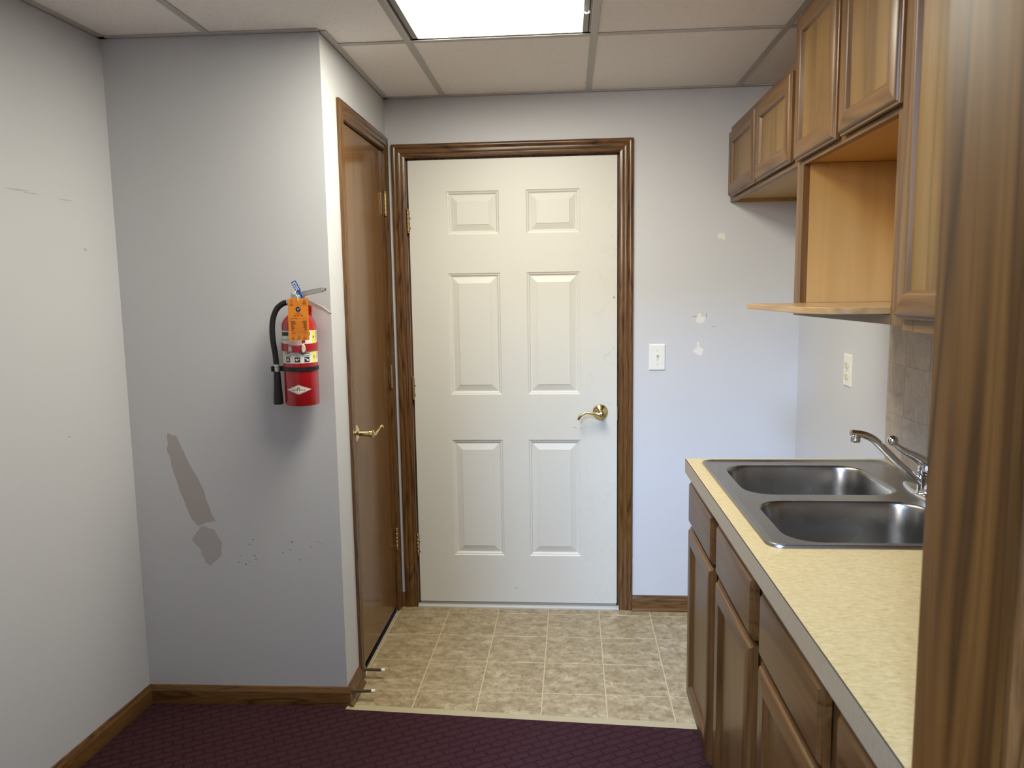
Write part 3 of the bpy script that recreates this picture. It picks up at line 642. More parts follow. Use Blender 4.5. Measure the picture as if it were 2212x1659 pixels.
# ------------------------------------------------------------------ cabinets
FR = [(0, 0), (0, .0100), (.0025, .0112), (.0050, .0115), (.0060, .0150), (.0090, .0180), (.0120, .0190), (.0480, .0190), (.0500, .0172), (.0520, .0168), (.0550, .0120), (.0575, .0085), (.0575, 0)]
def panel_door(parent, xf, y0, y1, z0, z1, label=None, wood='cab_', pan='panel_z'):
    """door on a cabinet whose frame stands at xf; y0 is the far, y1 the near edge; it faces -x"""
    y0, y1 = max(y0, y1), min(y0, y1)
    P = Vector((xf, 0, 0)); nd = (-1, 0, 0)
    d = obj('door', B().box(xf - .0085, xf - .001, y1 + .05, y0 - .05, z0 + .05, z1 - .05), M[pan], parent, loc=(xf, y0, z0), label=label)
    for e, s_ in ((y0, -1), (y1, 1)):
        obj('stile', B().sweep(FR, (xf, e, 0), (0, 0, 1), (0, s_, 0), nd, z0, 1, z1, -1), M[wood + 'z'], d, loc=(xf, e, z0))
    for e, s_ in ((z0, 1), (z1, -1)):
        obj('rail', B().sweep(FR, (xf, 0, e), (0, 1, 0), (0, 0, s_), nd, y1, 1, y0, -1), M[wood + 'y'], d, loc=(xf, y0, e))
    return d
DRW = [(0, .0), (0, .0105), (.003, .0120), (.005, .0125), (.006, .0150), (.010, .0185), (.013, .0190)]
def drawer_front(parent, xf, y0, y1, z0, z1):
    y0, y1 = max(y0, y1), min(y0, y1)
    rings = [[(xf - h, y0 - d, z0 + d), (xf - h, y1 + d, z0 + d), (xf - h, y1 + d, z1 - d), (xf - h, y0 - d, z1 - d)] for d, h in DRW]
    return obj('drawer', B().loops(rings, cap0=True), M['low_y'], parent, loc=(xf, y0, z0), smooth=25)
FX = 1.3755
def wall_cabinet(y0, y1, z0, z1, doors, dz0, dz1, label, stiles=.060, rec=.014, rail=.040, niche=None):
    """y0 far end, y1 near end"""
    t = thing('wall_cabinet', (XR, (y0 + y1) / 2, z0), label, 'wall cabinet', 'oak wall cabinets')
    x0 = FX + .0185; tk = .012; zb = z0
    obj('side_panel', B().box(x0, XR - .001, y0 - tk, y0, z0, z1), M['niche_z'], t, loc=(XR, y0, z0))
    obj('side_panel', B().box(x0, XR - .001, y1, y1 + tk, z0, z1), M['niche_z'], t, loc=(XR, y1, z0))
    zbot = niche if niche else z0 + rec
    obj('bottom_panel', B().box(x0, XR - .001, y1 + tk, y0 - tk, zbot, zbot + tk), M['niche_y'], t, loc=(XR, y1, zbot))
    obj('top_panel', B().box(x0, XR - .001, y1 + tk, y0 - tk, z1 - tk, z1), M['niche_y'], t, loc=(XR, y1, z1))
    obj('back_panel', B().box(XR - .006, XR - .001, y1 + tk, y0 - tk, z0 + .001, z1 - tk), M['niche_z'], t, loc=(XR, y1, z0))
    fx = FX
    obj('frame_stile', B().box(fx, fx + .0185, y0 - stiles, y0, z0, z1), M['cab_z'], t, loc=(fx, y0, z0), bevel=.0008)
    obj('frame_stile', B().box(fx, fx + .0185, y1, y1 + stiles, z0, z1), M['cab_z'], t, loc=(fx, y1, z0), bevel=.0008)
    zr = niche if niche else z0
    obj('frame_rail', B().box(fx, fx + .0185, y1 + stiles, y0 - stiles, zr - (.006 if niche else 0), zr + rail), M['cab_y'], t, loc=(fx, y1, zr), bevel=.0008)
    obj('frame_rail', B().box(fx, fx + .0185, y1 + stiles, y0 - stiles, z1 - rail, z1), M['cab_y'], t, loc=(fx, y1, z1), bevel=.0008)
    for a, c in doors: panel_door(t, fx - .0038, a, c, dz0, dz1)
    return t
wall_cabinet(-.001, -.9440, 1.799, 2.107, [(-.050, -.478), (-.500, -.920)], 1.815, 2.079, 'short two door oak wall cabinet against the back wall', stiles=.055)
# cabinet with the open niche: doors above, shelf at its foot
mwt = wall_cabinet(-.9450, -1.7060, 1.355, 2.233, [(-.968, -1.310), (-1.340, -1.683)], 1.806, 2.212, 'tall oak wall cabinet with open niche and projecting shelf', niche=1.798)
obj('centre_stile', B().box(FX, FX + .0185, -1.340, -1.305, 1.838, 2.193), M['cab_z'], mwt, loc=(FX, -1.32, 1.84))
obj('frame_rail', B().box(FX, FX + .0185, -1.646, -1.005, 1.355, 1.3765), M['cab_y'], mwt, loc=(FX, -1.646, 1.355), bevel=.0008)
obj('bottom_panel', B().box(FX + .0185, XR - .001, -1.694, -.957, 1.355, 1.367), M['niche_y'], mwt, loc=(XR, -1.69, 1.355))
q = [(XR - .006, -1.0065), (1.2215, -1.0065)]
cx_, cy_, cr = 1.2215 + .11, -1.6435 + .11, .11
for k in range(9):
    a = math.pi + math.pi / 2 * k / 8; q.append((cx_ + cr * math.cos(a), cy_ + cr * math.sin(a)))
q.append((XR - .006, -1.6435))
obj('shelf', B().prism(q, 1.3775, 1.3925), M['shelf_y'], mwt, loc=(1.40, -1.32, 1.3775), bevel=.0012, label='projecting oak shelf with one rounded corner')
obj('side_lining', B().box(FX + .019, XR - .007, -1.004, -.9575, 1.393, 1.797), M['niche_z'], mwt, loc=(FX, -1.0, 1.39), label='pale laminate lining of the niche')
wall_cabinet(-1.7065, -2.5500, 1.345, 2.233, [(-1.7095, -2.110), (-2.130, -2.530)], 1.371, 2.212, 'tall oak wall cabinet nearest the doorway', stiles=.050)

BX = 1.0870      # face frame of the base units
def base_cabinet(y0, y1, doors, label, false_front=False, far_end=True):
    t = thing('base_cabinet', (1.38, (y0 + y1) / 2, 0), label, 'base cabinet', 'oak base cabinets')
    x0 = BX + .0185; zt = .8605; tk = .015
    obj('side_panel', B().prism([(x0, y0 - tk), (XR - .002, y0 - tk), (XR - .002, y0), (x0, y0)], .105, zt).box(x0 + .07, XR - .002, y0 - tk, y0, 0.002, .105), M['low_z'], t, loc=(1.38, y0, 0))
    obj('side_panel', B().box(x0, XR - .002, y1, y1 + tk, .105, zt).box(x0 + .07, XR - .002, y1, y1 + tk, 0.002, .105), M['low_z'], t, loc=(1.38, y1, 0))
    obj('bottom_panel', B().box(x0, XR - .002, y1 + tk, y0 - tk, .107, .119), M['niche_y'], t)
    obj('toe_kick', B().box(x0 + .058, x0 + .070, y1, y0, .002, .105), M['base_y'], t, label='dark recessed toe board')
    st = .038
    ys = [y0] + [(doors[i][1] + doors[i + 1][0]) / 2 for i in range(len(doors) - 1)] + [y1]
    for i, yy in enumerate(ys):
        a, c = (yy - st, yy) if i == 0 else ((yy, yy + st) if i == len(ys) - 1 else (yy - st, yy + st))
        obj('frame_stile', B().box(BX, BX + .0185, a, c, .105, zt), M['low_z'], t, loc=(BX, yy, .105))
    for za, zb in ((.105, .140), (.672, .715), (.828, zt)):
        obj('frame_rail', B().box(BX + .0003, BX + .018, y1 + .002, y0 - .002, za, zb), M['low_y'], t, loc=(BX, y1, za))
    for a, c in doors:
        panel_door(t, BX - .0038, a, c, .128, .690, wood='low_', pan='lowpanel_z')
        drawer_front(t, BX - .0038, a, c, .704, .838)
    return t
base_cabinet(YE - .002, -1.8120, [(-.958, -1.336), (-1.402, -1.782)], 'oak sink cabinet with two drawer fronts over two doors')
base_cabinet(-1.8125, -2.5500, [(-1.846, -2.217), (-2.282, -2.535)], 'oak base cabinet nearest the doorway with two drawers')

# ------------------------------------------------------------------ countertop, sink, faucet, backsplash
ct = thing('countertop', (1.36, -1.7, HE - .044), 'beige speckled laminate countertop around the steel sink', 'countertop')
ox0, ox1, oy0, oy1 = XE + .0016, XR - .0005, -2.5565, YE
hx0, hx1, hy0, hy1 = 1.118, 1.624, -1.766, -.998
b = B()
for zz, fl in ((HE, 0), (HE - .030, 1)):
    o_ = [(ox0, oy0, zz), (ox1, oy0, zz), (ox1, oy1, zz), (ox0, oy1, zz)]; i_ = [(hx0, hy0, zz), (hx1, hy0, zz), (hx1, hy1, zz), (hx0, hy1, zz)]
    b.add(o_ + i_, [(k, (k + 1) % 4, 4 + (k + 1) % 4, 4 + k) for k in range(4)])
for s_, in ((0,), (4,)):
    b.add([b.v[s_ + k] for k in range(4)] + [b.v[8 + s_ + k] for k in range(4)], [(k, (k + 1) % 4, 4 + (k + 1) % 4, 4 + k) for k in range(4)])
obj('slab', b, M['laminate'], ct, smooth=0)
obj('edge_band', B().box(XE, XE + .0016, oy0, oy1, HE - .044, HE - .0012), M['edge'], ct, label='laminate front edge with its shade painted in grey')
obj('edge_band', B().box(XE, XR - .0005, oy1, oy1 + .0012, HE - .044, HE - .0012), M['laminate'], ct)
obj('seam', B().box(XE + .0002, XE + .0017, oy0, oy1, HE - .0012, HE + .0001), M['dark'], ct, label='thin dark seam along the front edge')
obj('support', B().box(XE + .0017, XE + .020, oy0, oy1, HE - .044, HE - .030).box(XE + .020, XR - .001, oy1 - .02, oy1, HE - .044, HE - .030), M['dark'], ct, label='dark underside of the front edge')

def rrect(x0, x1, y0, y1, r, z, n=8):
    out = []
    for (cx, cy, a0) in ((x1 - r, y1 - r, 0), (x0 + r, y1 - r, 90), (x0 + r, y0 + r, 180), (x1 - r, y0 + r, 270)):
        for k in range(n + 1):
            a = math.radians(a0 + 90 * k / n); out.append((cx + r * math.cos(a), cy + r * math.sin(a), z))
    return out
sk = thing('sink', (1.37, -1.38, HE), 'double bowl stainless steel sink set in the countertop', 'sink')
sx0, sx1, sy0, sy1 = 1.097, 1.643, -1.786, -.977
BOW = [(1.146, 1.546, -1.379, -1.043), (1.146, 1.546, -1.757, -1.435)]
zd = HE + .0035
rim = B().loops([rrect(sx0 + d, sx1 - d, sy0 + d, sy1 - d, max(.02, .034 - d), z) for d, z in ((0, HE + .0003), (.0005, HE + .004), (.004, HE + .0075), (.009, HE + .0070), (.015, HE + .0045), (.020, zd))], cap1=False)
bm = bmesh.new(); loops_ = [rrect(sx0 + .020, sx1 - .020, sy0 + .020, sy1 - .020, .02, zd)] + [rrect(x0, x1, y0, y1, .075, zd) for x0, x1, y0, y1 in BOW]
es = []
for lp in loops_:
    vv = [bm.verts.new(p) for p in lp]; es += [bm.edges.new((vv[k], vv[(k + 1) % len(vv)])) for k in range(len(vv))]
bmesh.ops.triangle_fill(bm, use_beauty=True, use_dissolve=False, edges=es)
bm.verts.index_update(); rim.add([v.co.copy() for v in bm.verts], [tuple(v.index for v in f.verts) for f in bm.faces]); bm.free()
ro = obj('rim', rim, M['steel'], sk, smooth=40)
for x0, x1, y0, y1 in BOW:
    rings = [rrect(x0 + d, x1 - d, y0 + d, y1 - d, max(.02, r), HE + z) for d, z, r in ((0, .0035, .075), (.003, .0028, .073), (.006, -.002, .071), (.009, -.012, .069), (.013, -.06, .066), (.020, -.130, .060), (.027, -.150, .056), (.040, -.163, .046), (.060, -.168, .03))]
    bo = obj('bowl', B().loops(rings), M['steel'], sk, smooth=50, loc=((x0 + x1) / 2, (y0 + y1) / 2, HE))
    c_ = ((x0 + x1) / 2, (y0 + y1) / 2, HE - .1675)
    obj('drain', B().lathe([(.044, 0), (.043, .002), (.038, .0025), (.034, -.001), (.010, -.001), (.008, .004), (.002, .005)], c_, 'z', 28), M['chrome'], bo, loc=c_)
fa = thing('faucet', (1.592, -1.385, zd), 'chrome single lever kitchen faucet behind the sink', 'faucet')
fx_, fy_ = 1.590, -1.385
b = B()
rings = []
for d, z in ((0, .0002), (0, .004), (.004, .0075), (.010, .0095)):
    ring = []
    for k in range(40):
        a = 2 * math.pi * k / 40
        w_ = .0265 - d; l_ = .128 - d
        sq = (abs(math.cos(a)) ** 2.4 + abs(math.sin(a)) ** 2.4) ** (-1 / 2.4)
        taper = 1 - .40 * (abs(math.sin(a) * sq)) ** 2
        ring.append((fx_ + w_ * math.cos(a) * sq * taper, fy_ + l_ * math.sin(a) * sq, zd + z))
    rings.append(ring)
obj('deck_plate', b.loops(rings, cap0=True), M['chrome'], fa, smooth=50)
obj('body', B().lathe([(.026, .009), (.0235, .012), (.0225, .016), (.0225, .052), (.0235, .053), (.0235, .056), (.0215, .058), (.0225, .064), (.0215, .074), (.0165, .083), (.008, .087)], (fx_, fy_, zd), 'z', 36), M['chrome'], fa)
pts = spline([(fx_ - .014, fy_, .944), (fx_ - .045, fy_, .968), (fx_ - .076, fy_, .996), (fx_ - .110, fy_, 1.031), (fx_ - .134, fy_, 1.054), (fx_ - .158, fy_, 1.066), (fx_ - .180, fy_, 1.070), (fx_ - .190, fy_, 1.071)], 5)
n = len(pts)
obj('spout', B().tube(pts, [.0125 - .0025 * k / n for k in range(n)], 14, flatten=.85), M['chrome'], fa, smooth=60)
obj('aerator', B().lathe([(.0115, 0), (.0120, .002), (.0120, .012), (.0105, .013), (.0105, .022)], (fx_ - .179, fy_, 1.0480), 'z', 20), M['chrome'], fa)
pts = spline([(fx_ + .004, fy_, .990), (fx_ - .012, fy_, .998), (fx_ - .030, fy_, 1.010), (fx_ - .052, fy_, 1.021), (fx_ - .072, fy_, 1.034), (fx_ - .084, fy_, 1.046)], 5)
n = len(pts)
lv = obj('lever', B().tube(pts, [.0185 - .0120 * min(1, (k / (n * .85)) ** .8) for k in range(n)], 14, flatten=.9), M['chrome'], fa, smooth=60, label='chrome lever with a ball end')
obj('ball', B().lathe([(.0129 * math.sin(math.pi * (k + .15) / 12.3), -.0129 * math.cos(math.pi * (k + .15) / 12.3)) for k in range(13)], (fx_ - .088, fy_, 1.0515), 'z', 24), M['chrome'], lv, loc=(fx_ - .088, fy_, 1.0515), smooth=80)

bs = obj('backsplash', B().box(XR - .0045, XR - .0003, -2.5565, YE + .006, HE + .0005, 1.3545), M['splash_grout'], label='taupe stone look tile backsplash on the right wall', cat='backsplash', loc=(XR, -1.7, HE))
yy = [YE + .006, -1.051]; 
while yy[-1] > -2.5565: yy.append(max(-2.5565, yy[-1] - .150))
zz = [HE + .0008, 1.055, 1.205, 1.3542]
for i in range(len(yy) - 1):
    for j in range(3):
        obj('tile', B().box(XR - .0055, XR - .0046, yy[i + 1] + .0006, yy[i] - .0006, zz[j] + .0007, zz[j + 1] - .0007), M['splash'], bs, loc=(XR, yy[i], zz[j]), bevel=.0004)

# ------------------------------------------------------------------ fire extinguisher, its bracket and tags
ex, eyw = -.1800, yfront(-.1800)
er = .0545; ey = eyw - .014 - er
z0 = 1.083
fe = thing('fire_extinguisher', (ex, ey, z0), 'red fire extinguisher with black hose hung on the closet wall', 'fire extinguisher')
obj('cylinder', B().lathe([(er - .006, .0), (er - .002, .001), (er, .004), (er, .258), (er - .002, .268), (er - .009, .281), (er - .020, .292), (er - .033, .299), (.018, .303), (.016, .312)], (ex, ey, z0), 'z', 56), M['red'], fe, smooth=40)
TH = math.radians(9)         # the way the label faces
def wrap(u, v, r):           # u along the arc, v height above the base
    a = TH + u / r; return (ex + r * math.sin(a), ey - r * math.cos(a), z0 + v)
def wrapped(items, r, b=None):
    b = b or B()
    for vs, fs in items:
        if len(vs) == 4 and len(fs) == 1 and max(p[0] for p in vs) - min(p[0] for p in vs) > .007:     # bend wide bars round the shell
            k_ = 10; vs = [tuple(vs[e][i] + (vs[e + (1 if e == 0 else -1)][i] - vs[e][i]) * t / k_ for i in (0, 1)) for e in (0, 3) for t in range(k_ + 1)]
            fs = [(t, t + 1, k_ + 2 + t, k_ + 1 + t) for t in range(k_)]
        b.add([wrap(p[0], p[1], r) for p in vs], fs)
    return b
def shift(t, du, dv, rot=0.0):
    c, s = math.cos(rot), math.sin(rot); return ([(p[0] * c - p[1] * s + du, p[0] * s + p[1] * c + dv, 0) for p in t[0]], t[1])
def fine_rect(u, v, w, h, n=5):
    vs = [(u - w / 2 + w * k / n, v + s_ * h / 2, 0) for s_ in (-1, 1) for k in range(n + 1)]
    return vs, [(k, k + 1, n + 2 + k, n + 1 + k) for k in range(n)]
def arc_sheet(u0, u1, v0, v1, r, n=32):
    vs = [wrap(u0 + (u1 - u0) * k / n, v, r) for v in (v0, v1) for k in range(n + 1)]
    return vs, [(k, k + 1, n + 2 + k, n + 1 + k) for k in range(n)]
lab = obj('label', B().add(*arc_sheet(-.098, .090, .139, .243, er + .0004, 40)), M['paper'], fe, loc=(ex, ey, z0), label='white instruction label')
pr = [rect(-.043, .233, .034, .012), rect(.028, .233, .034, .012)]
for k in range(10): pr.append(rect(-.06 + .004 * k, .214, .0026, .0022))
pr += [rect(-.034, .1755, .026, .0012), rect(-.034, .1715, .022, .0022), rect(.026, .1705, .032, .0024), rect(.0, .1655, .100, .0007), rect(-.030, .1622, .018, .0014), rect(.002, .1622, .012, .0014), rect(.030, .1622, .024, .0014)]
SQ = {-.032: [shift(rect(0, 0, .0035, .009), -.0345, .1505, .25), shift(rect(0, 0, .0030, .009), -.0295, .1505, 0)],
      .001: [shift(rect(0, 0, .0060, .0072), -.0015, .1502, .75), shift(rect(0, 0, .0030, .0050), .0050, .1525, .4)],
      .031: [shift(rect(0, 0, .0062, .0070), .0335, .1490, .6), shift(rect(0, 0, .0060, .0030), .0270, .1535, -.3)]}
for cx2 in SQ:
    po_ = obj('picture_square', wrapped([fine_rect(cx2, .1505, .0165, .0160)], er + .0009), M['black'], lab, loc=(ex, ey, z0))
    obj('picture_shape', wrapped(SQ[cx2], er + .0012), M['paper'], lab, loc=(ex, ey, z0), kind='stuff')
obj('print', wrapped(pr, er + .0009), M['black'], lab, loc=(ex, ey, z0), label='black print', kind='stuff')
obj('yellow_band', B().add(*arc_sheet(.053, .067, .139, .243, er + .0008, 6)), M['yellow'], lab, loc=(ex, ey, z0), label='yellow rating strip')
for ch_, v_ in (('A', .222), ('B', .186), ('C', .158)): obj('rating_letter', wrapped([shift(text(ch_, .012, bold=.02), .060, v_)], er + .0012), M['black'], lab, loc=(ex, ey, z0))
obj('small_print', wrapped([rect(.0775, .238 - .0035 * k, .012 + .004 * ((k * 7) % 3 - 1), .0010) for k in range(26)], er + .0009), M['scuff'], lab, loc=(ex, ey, z0))
obj('red_square', wrapped([rect(.0225, .2085, .0105, .0085)], er + .0010), M['red_strap'], lab, loc=(ex, ey, z0))
def lozenge(w, h, v): return ([(-w, v, 0), (-w / 2, v - h / 2, 0), (0, v - h, 0), (w / 2, v - h / 2, 0), (w, v, 0), (w / 2, v + h / 2, 0), (0, v + h, 0), (-w / 2, v + h / 2, 0), (0, v, 0)], [(k, (k + 1) % 8, 8) for k in range(8)])
def disc0(u, v, r_, n=14): return ([(u + r_ * math.cos(2 * math.pi * k / n), v + r_ * .72 * math.sin(2 * math.pi * k / n), 0) for k in range(n)], [tuple(range(n))])
def wide(t, k, dv): return ([(p[0] * k, p[1] + dv, 0) for p in t[0]], t[1])
def fine(t, n=3):
    bm = bmesh.new(); vv = [bm.verts.new(p) for p in t[0]]; [bm.faces.new([vv[i] for i in f]) for f in t[1]]
    bmesh.ops.subdivide_edges(bm, edges=bm.edges[:], cuts=n, use_grid_fill=True); bm.verts.index_update()
    r = ([tuple(v.co) for v in bm.verts], [tuple(v.index for v in f.verts) for f in bm.faces]); bm.free(); return r
vd = .0545
em = obj('emblem', wrapped([fine(lozenge(.0415, .0152, vd))], er + .0004), M['paper'], fe, loc=(ex, ey, z0), label='white diamond maker emblem')
obj('emblem_border', wrapped([fine(lozenge(.0362, .0132, vd))], er + .0007), M['black'], em, loc=(ex, ey, z0))
obj('emblem_field', wrapped([fine(lozenge(.0342, .0124, vd))], er + .0010), M['paper'], em, loc=(ex, ey, z0))
obj('emblem_letters', wrapped([shift(wide(text('AMEREX', .0078, space=1.15), 1.40, vd - .0012), q_, 0) for q_ in (-.00022, .00022)] + [ rect(0, vd - .0095, .0012, .0010)], er + .0014), M['black'], em, loc=(ex, ey, z0))
obj('emblem_crest', wrapped([disc0(-.0030, vd + .0052, .0026), disc0(.0030, vd + .0052, .0026), disc0(0, vd + .0060, .0030)], er + .0013), M['redprint'], em, loc=(ex, ey, z0))
# black hose band
zb = .1195
b = B().loops([[(ex + r * math.cos(2 * math.pi * k / 48), ey + r * math.sin(2 * math.pi * k / 48), z0 + zb + h) for k in range(48)] for r, h in ((er, -.0070), (er + .0028, -.0065), (er + .0028, .0065), (er, .0070))], cap1=False)
b.box(ex - er - .030, ex - er + .006, ey - .016, ey - .012, z0 + zb - .0085, z0 + zb + .0085).box(ex - er - .032, ex - er - .027, ey - .034, ey - .012, z0 + zb - .0085, z0 + zb + .0085)
obj('hose_clip', b, M['rubber'], fe, bevel=0, label='black band and hose clip')
# valve, handles
obj('valve', B().lathe([(.0150, .305), (.0160, .308), (.0160, .322), (.0125, .324), (.0125, .336), (.0150, .338), (.0150, .352), (.012, .355)], (ex + .004, ey, z0), 'z', 24).box(ex - .018, ex + .020, ey - .0095, ey + .0095, z0 + .330, z0 + .362), M['silver'], fe)
def channel(b, p0, p1, w0, w1, lip, tk=.0018):
    """U shaped pressed lever from p0 to p1, open downwards"""
    p0, p1 = Vector(p0), Vector(p1); d = (p1 - p0).normalized(); s_ = Vector((0, 1, 0)); up_ = s_.cross(d) * -1
    if up_.z < 0: up_ = -up_
    for a in (-1, 1):
        vs = []
        for p, w in ((p0, w0), (p1, w1)):
            for du in (0, tk):
                for h in (0, -lip): vs.append(p + s_ * (a * (w - du)) + up_ * h)
        b.add(vs, [(0, 1, 5, 4), (2, 6, 7, 3), (0, 4, 6, 2), (1, 3, 7, 5), (0, 2, 3, 1), (4, 5, 7, 6)])
    vs = [p + s_ * (a * w) + up_ * h for p, w in ((p0, w0), (p1, w1)) for a in (-1, 1) for h in (0, -tk)]
    b.add(vs, [(0, 1, 5, 4), (2, 6, 7, 3), (0, 4, 6, 2), (1, 3, 7, 5), (0, 2, 3, 1), (4, 5, 7, 6)])
    return b
b = channel(B(), (ex - .012, ey, z0 + .362), (ex + .020, ey, z0 + .3655), .0105, .0110, .018)
channel(b, (ex + .018, ey, z0 + .3655), (ex + .083, ey, z0 + .378), .0110, .0120, .0135)
channel(b, (ex + .082, ey, z0 + .378), (ex + .093, ey, z0 + .377), .0120, .0100, .009)
obj('top_lever', b, M['silver'], fe, label='silver squeeze lever')
b = channel(B(), (ex + .012, ey, z0 + .349), (ex + .036, ey, z0 + .339), .0105, .0115, .013)
channel(b, (ex + .035, ey, z0 + .3395), (ex + .084, ey, z0 + .3165), .0115, .0120, .0125)
channel(b, (ex + .083, ey, z0 + .317), (ex + .1075, ey, z0 + .297), .0120, .0090, .008)
obj('carry_handle', b, M['silver'], fe, label='silver lower handle')
obj('pull_pin', B().tube([(ex - .002 + .0155 * math.cos(a) * .62, ey - .012 + .004 * math.sin(a), z0 + .371 + .0155 * math.sin(a)) for a in [2 * math.pi * k / 24 for k in range(25)]], .0013, 8).tube([(ex, ey - .016, z0 + .357), (ex, ey + .016, z0 + .357)], .0018, 8), M['silver'], fe, label='safety pin with pull ring')
obj('gauge', B().lathe([(.010, 0), (.0115, .002), (.0115, .007), (.010, .008)], (ex + .004, ey - .016, z0 + .332), ny, 20), M['silver'], fe)
obj('hose_ferrule', B().tube([(ex - .010, ey, z0 + .335), (ex - .020, ey, z0 + .335), (ex - .021, ey, z0 + .335), (ex - .037, ey, z0 + .332)], [.0075, .0075, .0092, .0092], 16), M['silver'], fe, smooth=30)
pts = spline([(ex - .035, ey, z0 + .3325), (ex - .050, ey - .001, z0 + .328), (ex - .068, ey - .006, z0 + .312), (ex - .080, ey - .010, z0 + .283), (ex - .0835, ey - .014, z0 + .250), (ex - .0815, ey - .018, z0 + .210), (ex - .076, ey - .020, z0 + .170), (ex - .0725, ey - .022, z0 + .132)], 6)
obj('hose', B().tube(pts, .0092, 16), M['rubber'], fe, smooth=60)
nx_, nyy = ex - .0720, ey - .022
obj('nozzle_collar', B().lathe([(.0095, .106), (.0098, .112), (.0085, .113), (.0085, .116), (.0100, .117), (.0100, .122), (.0088, .123), (.0088, .126), (.0102, .127), (.0102, .133), (.0092, .134)], (nx_, nyy, z0), 'z', 20), M['silver'], fe)
obj('nozzle', B().lathe([(.0150, .000), (.0158, .004), (.0155, .010), (.0120, .070), (.0108, .102), (.0100, .107)], (nx_, nyy, z0 + .004), 'z', 24), M['rubber'], fe)
# bracket
br = thing('wall_bracket', (ex, eyw, z0 + .05), 'red metal strap bracket clasping the fire extinguisher to the wall', 'bracket')
obj('back_plate', B().box(ex - .022, ex + .022, eyw - .0125, eyw - .0005, z0 + .04, z0 + .305).prism([(ex - .008, eyw - .013), (ex + .024, eyw - .013), (ex + .024, eyw - .001), (ex - .008, eyw - .001)], z0 + .30, z0 + .327), M['red_strap'], br, bevel=.001)
def strap(u0, u1, v0, v1, tilt0, tilt1, n=30, r0=er + .0010, r1=er + .0030):
    ins, outs = [], []
    rings = []
    for k in range(n + 1):
        u = u0 + (u1 - u0) * k / n; dv = tilt0 + (tilt1 - tilt0) * k / n
        rings.append([wrap(u, v0 + dv, r0), wrap(u, v0 + dv, r1), wrap(u, v1 + dv, r1), wrap(u, v1 + dv, r0)])
    return B().loops(rings, cap0=True)
obj('strap', strap(-er * 2.6, -.030, .180, .204, 0, -.003), M['red_strap'], br)
obj('strap', strap(.024, er * 2.6, .178, .202, -.002, .003), M['red_strap'], br)
b = B()
for z_, z2 in ((.200, .194), (.175, .177)):
    b.tube([wrap(-.032, z_, er + .003), wrap(-.022, (z_ + z2) / 2, er + .006), wrap(-.014, z2, er + .007), wrap(-.002, z2, er + .007)], .0016, 8)
obj('buckle_wire', b, M['red_strap'], br)
b = strap(-.014, .010, .175, .196, 0, 0, 6, er + .002, er + .0095)
obj('buckle', b, M['red_strap'], br, bevel=.0010)
obj('buckle', strap(.008, .028, .173, .197, 0, 0, 6, er + .001, er + .0060), M['red_strap'], br, bevel=.0008)
b = B().loops([[wrap(.0225 + a * s_, .1860 + c * s_, er + h) for a, c in [(.0062 * math.cos(2 * math.pi * k / 16), .0140 * math.sin(2 * math.pi * k / 16)) for k in range(16)]] for s_, h in ((1, .005), (1, .0085), (.8, .0105))], cap0=True)
obj('release_tab', b, M['ivory'], br, label='ivory release tab')
# orange inspection tag
ty_ = ey - .071; tcx, tcz = ex + .0255, z0 + .2795
tg = thing('inspection_tag', (tcx, ty_, tcz), 'orange printed inspection tag hanging on the extinguisher', 'tag')
tw_, th_ = .0655, .1315
def tagp(u, v, d=0.0):
    c, s = math.cos(-.035), math.sin(-.035)
    return (tcx + u, ty_ - d - .012 * (v / th_) ** 2 * 0 + .006 * (v / th_), tcz + v + u * .02)
qv = [(-tw_ / 2, -th_ / 2), (tw_ / 2, -th_ / 2), (tw_ / 2, th_ / 2), (-tw_ / 2, th_ / 2)]
b = B().add([tagp(u, v, 0) for u, v in qv] + [tagp(u, v, .0005) for u, v in qv], [(3, 2, 1, 0), (4, 5, 6, 7)] + [(k, (k + 1) % 4, 4 + (k + 1) % 4, 4 + k) for k in range(4)])
obj('card', b, M['orange'], tg, smooth=0)
def tprint(items, d, b=None):
    b = b or B()
    for vs, fs in items: b.add([tagp(p[0], p[1], d) for p in vs], fs)
    return b
it = []
for k, (w_, u_) in enumerate(((.0085, -.021), (.0095, -.0205))): it.append(rect(u_, .0585 - .0035 * k, w_, .0013))
it += [rect(-.0215, .0485, .010, .0013), rect(-.0205, .0450, .011, .0012), rect(0, .0430, .060, .0005), rect(-.002, .0475, .020, .0004)]
for k, w_ in enumerate((.004, .010, .005, .016, .012)): it.append(rect(.0205, .0590 - .0030 * k, w_, .0013))
it += [rect(0, .0205, .009, .0011), rect(0, .0165, .021, .0012)]
for k in range(12):
    if k not in (3, 7): it.append(rect(-.0143 + .0026 * k, .0108, .0019, .0026))
it += [rect(-.022, .0030, .0105, .0013), rect(-.009, .0036, .012, .0013), rect(.010, .0015, .036, .0004), rect(-.0265, -.0030, .0018, .0035)]
for k in range(11):
    w_ = (.012, .015, .013, .017, .009, .007, .008, .011, .012, .006, .009)[k]; w2 = (.006, .015, .013, .010, .011, .010, .009, .012, .008, .006, .007)[k]
    v_ = -.0045 - .0030 * k; it += [rect(-.024 + w_ / 2, v_, w_, .0012), rect(.026 - w2 / 2, v_, w2, .0012), rect(.001, v_ - .0012, .050, .0003)]
it += [rect(0, -.0395, .046, .0010), rect(-.016, -.0430, .013, .0010), rect(.0015, -.0430, .006, .0010), rect(.020, -.0430, .014, .0010)]
for k in range(12): it.append(shift(text('JFMAMJJASOND'[k], .0040), -.0265 + .0049 * k, -.0470))
for k, s_ in enumerate(('2024', '2025', '2026')): it.append(shift(text(s_, .0062, bold=.02), -.019 + .0188 * k, -.0600))
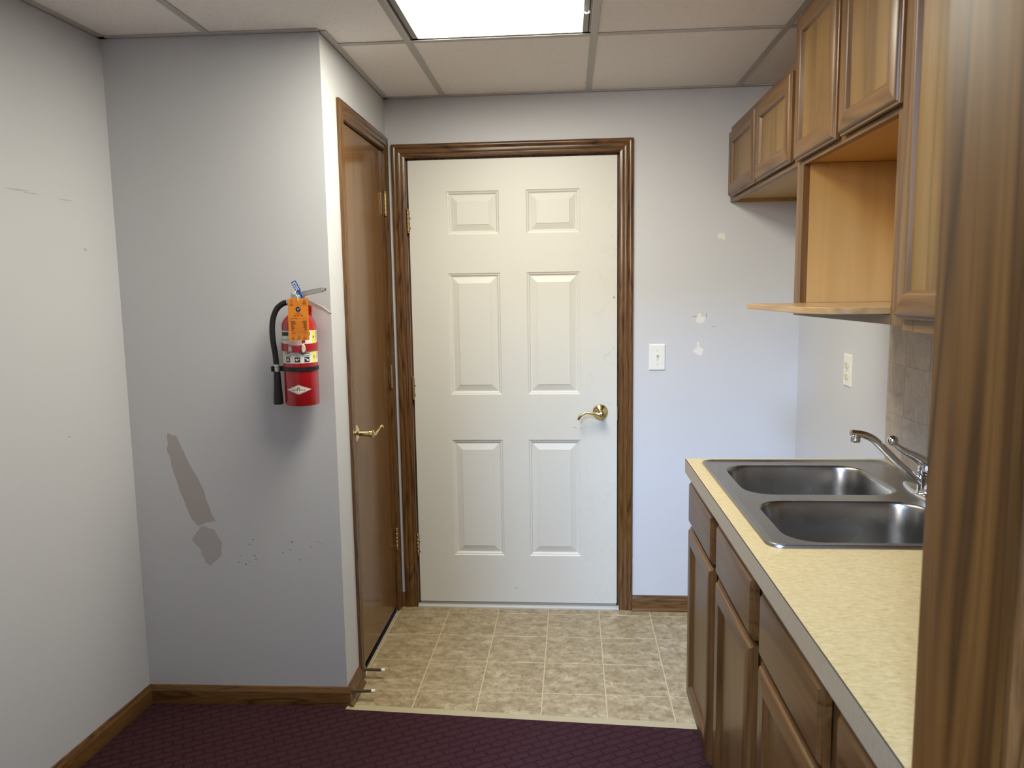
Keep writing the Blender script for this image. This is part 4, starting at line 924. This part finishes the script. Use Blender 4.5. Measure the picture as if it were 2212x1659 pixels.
for k in range(3):
    u_ = -.019 + .0188 * k
    it += [rect(u_ - .0021, -.0532, .0005, .0045), rect(u_ + .0021, -.0532, .0005, .0045), rect(u_, -.0511, .0046, .0005), rect(u_, -.0553, .0046, .0005)]
it.append(rect(-.019 + .0188, -.0522, .0040, .0025))
obj('print', tprint(it, .0009), M['tagprint'], tg, smooth=0, label='dark brown print', kind='stuff')
def disc(u, v, r, n=20): return ([(u + r * math.cos(2 * math.pi * k / n), v + r * math.sin(2 * math.pi * k / n), 0) for k in range(n)], [tuple(range(n))])
sl = obj('seal', tprint([disc(0, .0315, .0083)], .0009), M['black'], tg, smooth=0, label='round dark seal')
obj('seal_mark', tprint([shift(rect(0, 0, .0035, .008), -.001, .0310, .3), shift(rect(0, 0, .003, .006), .0035, .0330, -.4)], .0012), M['scuff'], sl, smooth=0)
obj('punch_hole', tprint([disc(0, .0590, .0024, 14)], .0009), M['paper'], tg, smooth=0, label='pale punched hole')
obj('tie', B().tube([tagp(0, .0585, .0015), tagp(.001, .070, .004), (ex + .002, ey - .030, z0 + .360), (ex + .002, ey - .016, z0 + .368)], .0012, 8), M['white_plastic'], tg, label='white plastic tie')
# blue year tag
bc = Vector((ex + .0070, ey - .030, z0 + .3840)); dx = Vector((.46, 0, -.888)); dw_ = Vector((.888, 0, .46))
bt = thing('year_tag', bc, 'blue plastic tag marked 2025 on the pull ring', 'tag')
b = B()
pl_ = [(-.0165, -.0068), (-.0150, -.0082), (.018, -.0082), (.024, -.004), (.046, -.0042), (.046, .0042), (.024, .004), (.018, .0082), (-.0150, .0082), (-.0165, .0068)]
n = len(pl_)
vs = [bc + dx * a + dw_ * c for a, c in pl_] + [bc + dx * a + dw_ * c + Vector((0, -.0012, 0)) for a, c in pl_]
b.add(vs, [tuple(range(n)), tuple(range(2 * n - 1, n - 1, -1))] + [(k, n + k, n + (k + 1) % n, (k + 1) % n) for k in range(n)])
obj('strap', b, M['blue'], bt, smooth=0)
tv, tf = text('2025', .0150, bold=.025)
obj('print', B().add([bc - dx * (p[0] - .001) - dw_ * p[1] + Vector((0, -.0016, 0)) for p in tv], tf), M['bluewhite'], bt, smooth=0, label='white figures 2025')
